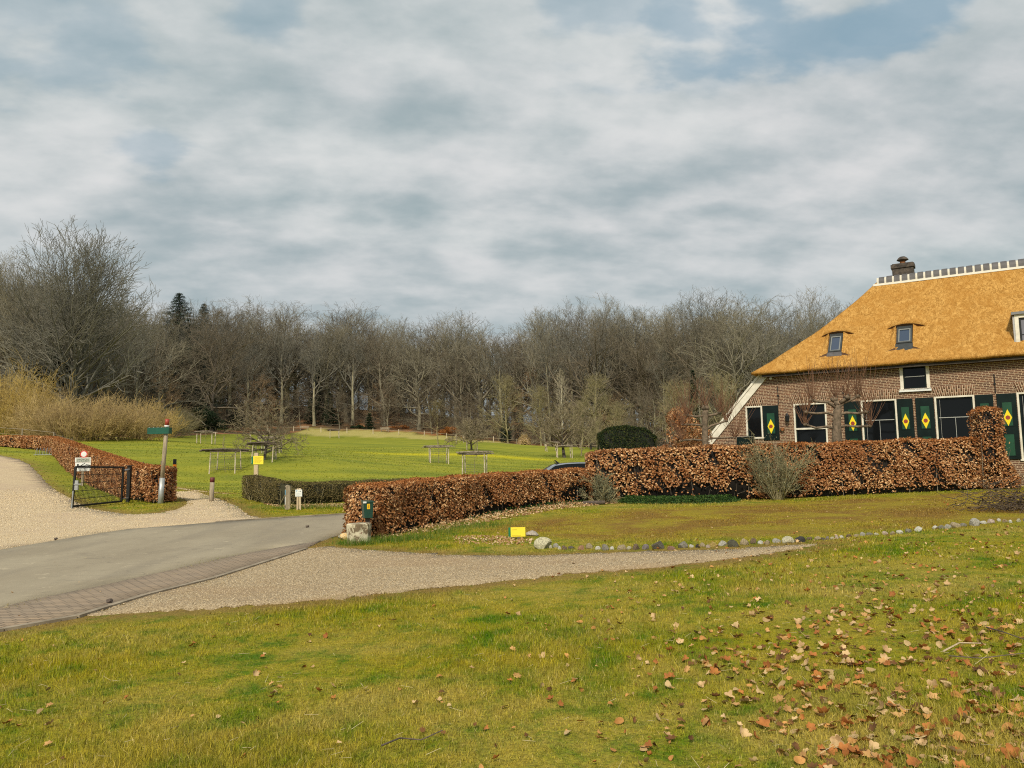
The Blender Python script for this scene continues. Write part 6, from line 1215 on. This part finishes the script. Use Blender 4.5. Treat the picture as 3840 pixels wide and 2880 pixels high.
# yellow lawn sign
b = G(1945, 2022); kk = b[1] / F; root = empty('lawn_sign', b, R(2), 'low yellow sign with a green edge standing on the lawn', 'sign'); z0, z1 = [at(1940, q, b[1])[2] - b[2] for q in (2012, 1977)]; x0, x1 = -29 * kk, 25 * kk
bd = MB().box(x0, x1, -.014, 0, z0, z1).build('yellow_board', M['sign_yellow'], root); MB().box(x0 - 8.5 * kk, x0 - .001, -.018, 0, z0 + .002, z1 - .002).build('green_edge', M['sign_green'], bd); MB().box(-.03, .03, .001, .04, -.1, z0 + .06).build('post', M['log_wood'], root)
mb = MB(); w_ = x1 - x0; h_ = z1 - z0; mb.box(x0 + w_ * .08, x0 + w_ * .42, -.0165, -.0142, z1 - h_ * .28, z1 - h_ * .23).box(x0 + w_ * .08, x0 + w_ * .7, -.0165, -.0142, z0 + h_ * .12, z0 + h_ * .15); mb.build('text_lines', M['ochre_ink'], bd)
# border stones
rock('boulder', 'long whitish boulder lying behind the yellow lawn sign', G(1998, 2010), .155, .09, .085, (.50, .44, .38), 11); rock('boulder', 'biggest cream boulder at the left start of the stone border', G(2036, 2056), .175, .13, .145, (.55, .51, .34), 12, .2)
PAL = {'cream': (0.551, 0.514, 0.361), 'white': (0.686, 0.666, 0.590), 'pale grey': (0.438, 0.418, 0.361), 'brown': (0.190, 0.133, 0.081), 'dark grey': (0.123, 0.110, 0.085), 'orange-tan': (0.438, 0.238, 0.133), 'tan': (0.400, 0.323, 0.200), 'grey': (0.257, 0.238, 0.190), 'purple-grey': (0.257, 0.218, 0.210), 'reddish': (0.285, 0.162, 0.115), 'ochre': (0.495, 0.361, 0.115), 'mossy dark': (0.095, 0.090, 0.057), 'black': (0.048, 0.043, 0.038), 'pinkish': (0.551, 0.438, 0.361)}
ST = [(2066, 2049, 15, 'cream'), (2084, 2046, 22, 'pale grey'), (2098, 2053, 12, 'white'), (2117, 2054, 26, 'brown'), (2143, 2051, 28, 'dark grey'), (2178, 2054, 29, 'orange-tan'), (2212, 2050, 31, 'tan'), (2240, 2053, 25, 'white'), (2268, 2056, 31, 'grey'), (2295, 2054, 21, 'white'), (2332, 2054, 35, 'tan'), (2359, 2054, 21, 'cream'), (2386, 2053, 35, 'brown'), (2421, 2053, 30, 'purple-grey'),
      (2467, 2051, 52, 'dark grey'), (2516, 2054, 32, 'reddish'), (2562, 2047, 42, 'grey'), (2593, 2045, 18, 'white'), (2617, 2046, 20, 'black'), (2635, 2043, 22, 'tan'), (2656, 2047, 19, 'pinkish'), (2675, 2043, 35, 'ochre'), (2708, 2039, 39, 'pale grey'), (2750, 2042, 42, 'mossy dark'), (2792, 2036, 35, 'tan'), (2827, 2032, 29, 'brown'), (2853, 2033, 23, 'white'), (2878, 2034, 27, 'tan'), (2910, 2029, 35, 'pale grey'), (2955, 2029, 47, 'cream'), (3000, 2025, 43, 'black'),
      (3037, 2017, 25, 'brown'), (3065, 2017, 27, 'tan'), (3087, 2019, 15, 'dark grey'), (3103, 2017, 19, 'purple-grey'), (3121, 2016, 18, 'cream'), (3137, 2013, 20, 'pinkish'), (3157, 2013, 19, 'white'), (3185, 2008, 22, 'brown'), (3212, 2006, 20, 'tan'), (3236, 2003, 22, 'pale grey'), (3262, 2000, 24, 'grey'), (3286, 2000, 20, 'cream'), (3318, 1998, 22, 'pinkish'), (3345, 1998, 24, 'tan'), (3372, 1994, 26, 'white'), (3405, 1990, 26, 'grey'),
      (3446, 1985, 30, 'white'), (3508, 1976, 26, 'white'), (3530, 1976, 24, 'grey'), (3554, 1975, 30, 'pale grey'), (3583, 1972, 38, 'tan'), (3612, 1968, 28, 'grey'), (3657, 1965, 40, 'pale grey'), (3687, 1957, 24, 'white'), (3716, 1955, 24, 'pinkish'), (3746, 1948, 16, 'white'), (3768, 1952, 18, 'tan'), (3790, 1953, 14, 'white'), (3818, 1950, 20, 'cream'), (3850, 1947, 24, 'grey'), (3885, 1944, 24, 'tan')]
seen = {}
for i, (px, py, wpx, cn) in enumerate(ST):
    p = G(px, py + 7); k = p[1] / F; hw = wpx * k / 2 * 1.02; szn = 'large ' if wpx >= 38 else ('small ' if wpx < 20 else ''); L_ = ST[i - 1][3] if i else 'cream boulder'; R_ = ST[i + 1][3] if i + 1 < len(ST) else 'grass'
    lab = f"{szn}{cn} stone between " + (f"a {L_} and a {R_} one" if i and i + 1 < len(ST) else f"the {L_} and a {R_} one"); zone = ['near the yellow sign', 'beside the drive', 'where the drive ends', 'below the hedge', 'by the brush pile'][min(4, int((px - 2060) / 370))]
    lab += ', ' + zone; seen[lab] = seen.get(lab, 0) + 1
    if seen[lab] > 1: lab = lab.replace(" stone", " wedge-shaped stone", 1)
    rs = random.Random(i); rock('border_stone', lab, p, hw, hw * rs.uniform(.6, .9), min(.13, max(.05, hw * rs.uniform(.7, 1.15))), PAL[cn], 100 + i, rs.uniform(-.4, .4), 3, .26, 'stones edging the lawn')
# ------------------------------------------------------------------ parked car behind the low hedge
def car():
    Y = 33.0; b = gy(2200, Y); b = (b[0], b[1], g1(b[0], b[1]) + .02); root = empty('parked_car', b, R(8), 'dark car parked behind the beech hedge, only its roof showing', 'car')
    zr = at(2150, 1733, Y)[2] - b[2]; k = zr / 1.47
    # side profile (x, z): rear at -x
    body = [(-2.15, .35), (-2.18, .75), (-2.10, .98), (-1.75, 1.02), (.95, 1.0), (1.55, .93), (2.05, .78), (2.15, .5), (2.12, .3)]
    st = [(-1.95, .98, .84), (-1.72, 1.22, .74), (-1.45, 1.385, .65), (-1.0, 1.45, .62), (-.4, 1.47, .61), (.2, 1.455, .61), (.6, 1.40, .62), (1.0, 1.2, .70), (1.4, .95, .80)]
    V = []; Fc = []; n = 9
    for x, z, hw in st:
        for j in range(n):
            u = j / (n - 1) * 2 - 1; V.append((x, hw * u, z * k - .055 * abs(u) ** 3 * k))
    for i in range(len(st) - 1):
        for j in range(n - 1): Fc.append((i * n + j, i * n + j + 1, (i + 1) * n + j + 1, (i + 1) * n + j))
    paint = plain('car_paint', (.02, .024, .03), .18, .1, 2, coat=1.0, spec=.7)
    lo = []; Fl = []; m_ = len(body); ws = (-.88, -.84, .84, .88)
    mb = MB(); mb.prism([(x, z * k) for x, z in body], -.87, .87); mb.build('body', paint, root, bevel=.05)
    rf = link('roof', npmesh('roof', V, np.array([f[::-1] for f in Fc]), True), paint, root)
    gm = M['glass']
    for sg in (-1, 1):
        V2 = []; 
        for x, z, hw in st: V2 += [(x, sg * (hw + .0), (z - .06) * k), (x * .98, sg * .855, .99 * k)]
        Fq = [(2 * i, 2 * i + 1, 2 * i + 3, 2 * i + 2) if sg < 0 else (2 * i, 2 * i + 2, 2 * i + 3, 2 * i + 1) for i in range(len(st) - 1)]; link('side_window', npmesh('side_window', V2, np.array(Fq), True), gm, root)
    MB().tube([(-1.2, 0, 1.43 * k), (-1.26, 0, 1.50 * k), (-1.33, 0, 1.56 * k), (-1.36, 0, 1.545 * k)], [.03, .03, .022, .012], 6).box(-1.36, -1.16, -.02, .02, 1.42 * k, 1.47 * k).build('antenna', M['black_metal'], root)
    for x in (-1.35, 1.35):
        for sg in (-1, 1):
            mb = MB(); mb.prism([(x + .32 * math.cos(a), .32 + .32 * math.sin(a)) for a in np.linspace(0, 6.283, 21)[:-1]], sg * .72, sg * .90); w = mb.build('wheel', plain('tyre', (.02, .02, .02), .8), root); mb = MB(); mb.prism([(x + .2 * math.cos(a), .32 + .2 * math.sin(a)) for a in np.linspace(0, 6.283, 17)[:-1]], sg * .901, sg * .91); mb.build('rim', M['zinc'], w)
    for sg in (-1, 1): MB().box(-2.20, -2.12, sg * .62 - .16, sg * .62 + .16, .78 * k, .95 * k).build('tail_light', M['sign_red'], root); MB().box(2.06, 2.14, sg * .6 - .18, sg * .6 + .18, .58 * k, .70 * k).build('headlight', M['sign_white'], root)
car()
# dark garden bin by the corner of the house
s, z = hp(2795, 1637, -.6); p = HO + hx * s + hy * -.6; root = empty('garden_bin', (p[0], p[1], g1(p[0], p[1])), HROT, 'dark green garden bin with a pale lid edge under the first farmhouse window', 'bin'); zt_ = z + HZ - g1(p[0], p[1])
MB().box(-.36, .36, -.25, .25, 0, zt_ - .04).build('body', M['dark_green'], root, bevel=.03); MB().box(-.40, .40, -.29, .29, zt_ - .038, zt_).build('lid', plain('lid_grey', (.10, .11, .11), .6), root, bevel=.01)
# log at the foot of the hedge
b = G(2228, 1893); o = MB().tube([(-.35, 0, .06), (.35, .05, .07)], [.07, .06], 12).build('log', M['log_dark'], None, True); o.location = b; tag(o, 'short grey log lying at the joint of the two beech hedges', 'log')
# brush pile at the right edge
b = gy(3800, 17.6); root = empty('brush_pile', b, 0, 'heap of dark dead branches and bramble at the right edge', 'brush pile'); rg = np.random.default_rng(70); S = []
for i in range(340):
    q = np.array((rg.normal(.25, .52), rg.normal(.1, .4), abs(rg.normal(0, .22)) + .03)); a = rg.uniform(0, 6.28); L = rg.uniform(.2, .6); d = np.array((math.cos(a), math.sin(a), rg.normal(.05, .28))) * L; m_ = q + d * .5 + rg.normal(0, .05, 3); S += [(*q, *m_, .009, .007), (*m_, *(q + d), .007, .004)]
for a_ in ((-.75, .1, .35, .1), (-.5, .35, .5, .3), (-.62, .05, .12, -.2)): S += [(.55, 0, .12, a_[0] + .4, a_[3], a_[2], .010, .008), (a_[0] + .4, a_[3], a_[2], a_[0], a_[1], a_[2] * .9, .008, .004)]
link('branches', segmesh('branches', S, 4), plain('dead_branch', (.10, .07, .045), .9, .4, 6), root); C = np.array([s[3:6] for s in S])[rg.integers(0, len(S), 500)] + rg.normal(0, .03, (500, 3)); leafobj('dead_leaves', C, rg.normal(0, 1, C.shape), .06, .035, rg, leafmat('bramble_leaf', (.05, .035, .02), (.12, .08, .04), (.26, .18, .10), .8, .1), root)
# ------------------------------------------------------------------ fallen leaves on the near lawn
def leafmesh(kind, seed):
    rg = np.random.default_rng(seed); n = 14; V = []; 
    for side in range(2 * n):
        a = side / (2 * n) * 2 * np.pi
        if kind == 'beech': r = .5 * (abs(math.cos(a)) ** .8 * .5 + .5); x, y = math.cos(a) * .5, math.sin(a) * .30 * (1 - .25 * math.cos(a))
        elif kind == 'oak': w_ = 1 + .22 * math.cos(7 * a); x, y = math.cos(a) * .5 * w_, math.sin(a) * .30 * w_
        else: w_ = .62 + .38 * abs(math.cos(2.5 * a)) ** .8; x, y = math.cos(a) * .55 * w_, math.sin(a) * .55 * w_
        V.append((x, y, 0))
    V = np.array(V); V[:, :2] += rg.normal(0, .012, (len(V), 2)); cu = rg.uniform(.25, 1.1); tw_ = rg.uniform(-1.2, 1.2); V = np.concatenate([V, V * .5, [[0, 0, 0]]]); V[:, 2] = cu * V[:, 1] ** 2 * 1.3 + rg.uniform(-.7, .9) * V[:, 0] ** 2 + tw_ * V[:, 0] * V[:, 1] + rg.normal(0, .012, len(V)); m_ = 2 * n
    F1 = [(i, (i + 1) % m_, m_ + (i + 1) % m_, m_ + i) for i in range(m_)]; F2 = [(m_ + i, m_ + (i + 1) % m_, 2 * m_) for i in range(m_)]
    return npmesh('fallen_leaf', V, [np.array(F1), np.array(F2)], True)
LCOL = [((.52, .27, .09), (.30, .14, .04)), ((.50, .30, .12), (.30, .16, .06)), ((.40, .16, .045), (.22, .08, .025)), ((.44, .32, .16), (.26, .17, .08)), ((.17, .08, .03), (.08, .04, .018)), ((.56, .40, .21), (.34, .21, .10))]
lm = [plain('dead_leaf', a, .6, .2, 9, b_) for a, b_ in LCOL]
for q in lm: q.node_tree.nodes['Principled BSDF'].inputs['Specular IOR Level'].default_value = .1
LM = []
for i in range(18): me = leafmesh(('beech', 'oak', 'maple')[i % 3], 900 + i); me.materials.append(lm[i % 6]); LM.append(me)
rg = np.random.default_rng(55); cand = []
while len(cand) < 3300:
    r = math.exp(rg.uniform(math.log(3.4), math.log(26))); a = rg.uniform(R(-40), R(42)); x, y = r * math.sin(a), r * math.cos(a)
    dn = .07 + .93 * float(sst(x / max(y, 1), -.05, .62)) * (1.0 if y < 14 else .6); dn *= (2.6 if x > 1.4 and y < 7.5 else 1)
    if y > 14.5 and x > 2: dn *= .25
    cl_ = .45 + .55 * (math.sin(x * 2.3 + 1) * math.sin(y * 1.9) > -.1)
    if rg.random() > dn * cl_: continue
    if any(bool(pip(Pg, np.array([x]), np.array([y]))[0]) for Pg in (ROAD, GRAVEL)) and rg.random() > .08: continue
    if bool(pip(DRIVE, np.array([x]), np.array([y]))[0]) and rg.random() > .15: continue
    cand.append((r, x, y))
cand.sort(); 
def leafrot(rg): return Matrix.Rotation(rg.uniform(0, 6.28), 4, 'Z') @ Matrix.Rotation(rg.normal(0, .5), 4, 'X') @ Matrix.Rotation(rg.normal(0, .4), 4, 'Y')
SV = []; SF = []; nb_ = 0; names = ['tan', 'brown']; zg = gz(np.array([c[1] for c in cand]), np.array([c[2] for c in cand]))
for i, (r, x, y) in enumerate(cand):
    s = rg.uniform(.028, .075) * (1.1 if x > 1 else .9); s *= (1.0 if r < 9 else .85); big = i < 290
    T = Matrix.Translation((x, y, zg[i] + .012 + rg.uniform(0, .018))) @ leafrot(rg) @ Matrix.Scale(s, 4); me = LM[rg.integers(0, len(LM))]
    if big:
        o = bpy.data.objects.new('fallen_leaf', me); COL.objects.link(o); o.matrix_world = T; q_ = ['orange-brown', 'light brown', 'rust-red', 'pale tan', 'dark brown', 'pale buff'][lm.index(me.materials[0])] + ' ' + ['oval', 'wavy-edged', 'lobed'][LM.index(me) % 3] + ' dry leaf on the grass, ' + ('bottom edge' if y < 4.6 else 'nearest lawn' if y < 6.2 else 'middle of the near lawn') + (', left' if x < -1 else ', centre' if x < 1 else ', right' if x < 2.4 else ', far right'); tag(o, q_, 'leaf', 'dry leaves scattered on the near lawn')
    else:
        n = len(me.vertices); co = np.empty(n * 3); me.vertices.foreach_get('co', co); co = co.reshape(-1, 3) @ np.array(T.to_3x3()).T + np.array(T.translation); SV.append(co); SF.append((me, nb_)); nb_ += n
Fq_ = []; Ft_ = []; mi = []; mt = []
for me, off_ in SF:
    k = [m for m in range(6) if me.materials[0] == lm[m]][0]
    for p in me.polygons:
        (Fq_ if len(p.vertices) == 4 else Ft_).append([v + off_ for v in p.vertices]); (mi if len(p.vertices) == 4 else mt).append(k)
me = npmesh('scattered_leaves', np.concatenate(SV), [np.array(Fq_), np.array(Ft_)], True)
for q in lm: me.materials.append(q)
me.polygons.foreach_set('material_index', np.array(mi + mt, np.int32)); tag(link('scattered_leaves', me, None), 'further small dry leaves strewn across the lawns', 'leaves', kind='stuff')
# twigs and straw
rgt = np.random.default_rng(91); S = []
for i in range(420):
    r = math.exp(rgt.uniform(math.log(3.4), math.log(24))); a = rgt.uniform(R(-40), R(40)); x, y = r * math.sin(a), r * math.cos(a); L = rgt.uniform(.03, .10); an = rgt.uniform(0, 6.28); z = g1(x, y) + .035; S.append((x, y, z, x + L * math.cos(an), y + L * math.sin(an), z + rgt.normal(0, .02), .0016, .0012))
tag(link('straw', segmesh('straw', S, 3), plain('straw_mat', (.62, .52, .30), .8, .2)), 'bits of pale straw and stalks lying in the grass', 'straw', kind='stuff')
def twig(label, pts, r, m='log_dark'):
    P3 = [gp(*p) for p in pts]; b = P3[0]; o = MB().tube([Vector(p) - Vector(b) + Vector((0, 0, .04 + .02 * (i % 2))) for i, p in enumerate(P3)], [r * (1 - .6 * i / len(P3)) for i in range(len(P3))], 5).build('twig', M[m]); o.location = b; tag(o, label, 'twig')
twig('thin dark twig curving on the lawn at the bottom middle', [(1430, 2822), (1500, 2806), (1580, 2800), (1660, 2776)], .006)
twig('pale broken stick lying among the leaves on the right', [(3540, 2462), (3600, 2440), (3680, 2432)], .008, 'pale_wood'); twig('long dark twig lying at the right edge of the lawn', [(3700, 2370), (3770, 2400), (3850, 2420)], .006); twig('second dark twig across the dead leaves on the right', [(3560, 2480), (3680, 2500), (3840, 2470)], .005)
twig('small dark cone lying on the asphalt road', [(1148, 1981), (1158, 1981)], .035); twig('clod of earth on the kerb where road and drive meet', [(405, 2268), (418, 2268)], .04); twig('dark cone on the gravel left of the road', [(206, 2028), (214, 2028)], .035)
rock('road_stone', 'small tan stone on the brick strip at the left edge', G(22, 2285), .045, .035, .03, (.52, .42, .26), 44)
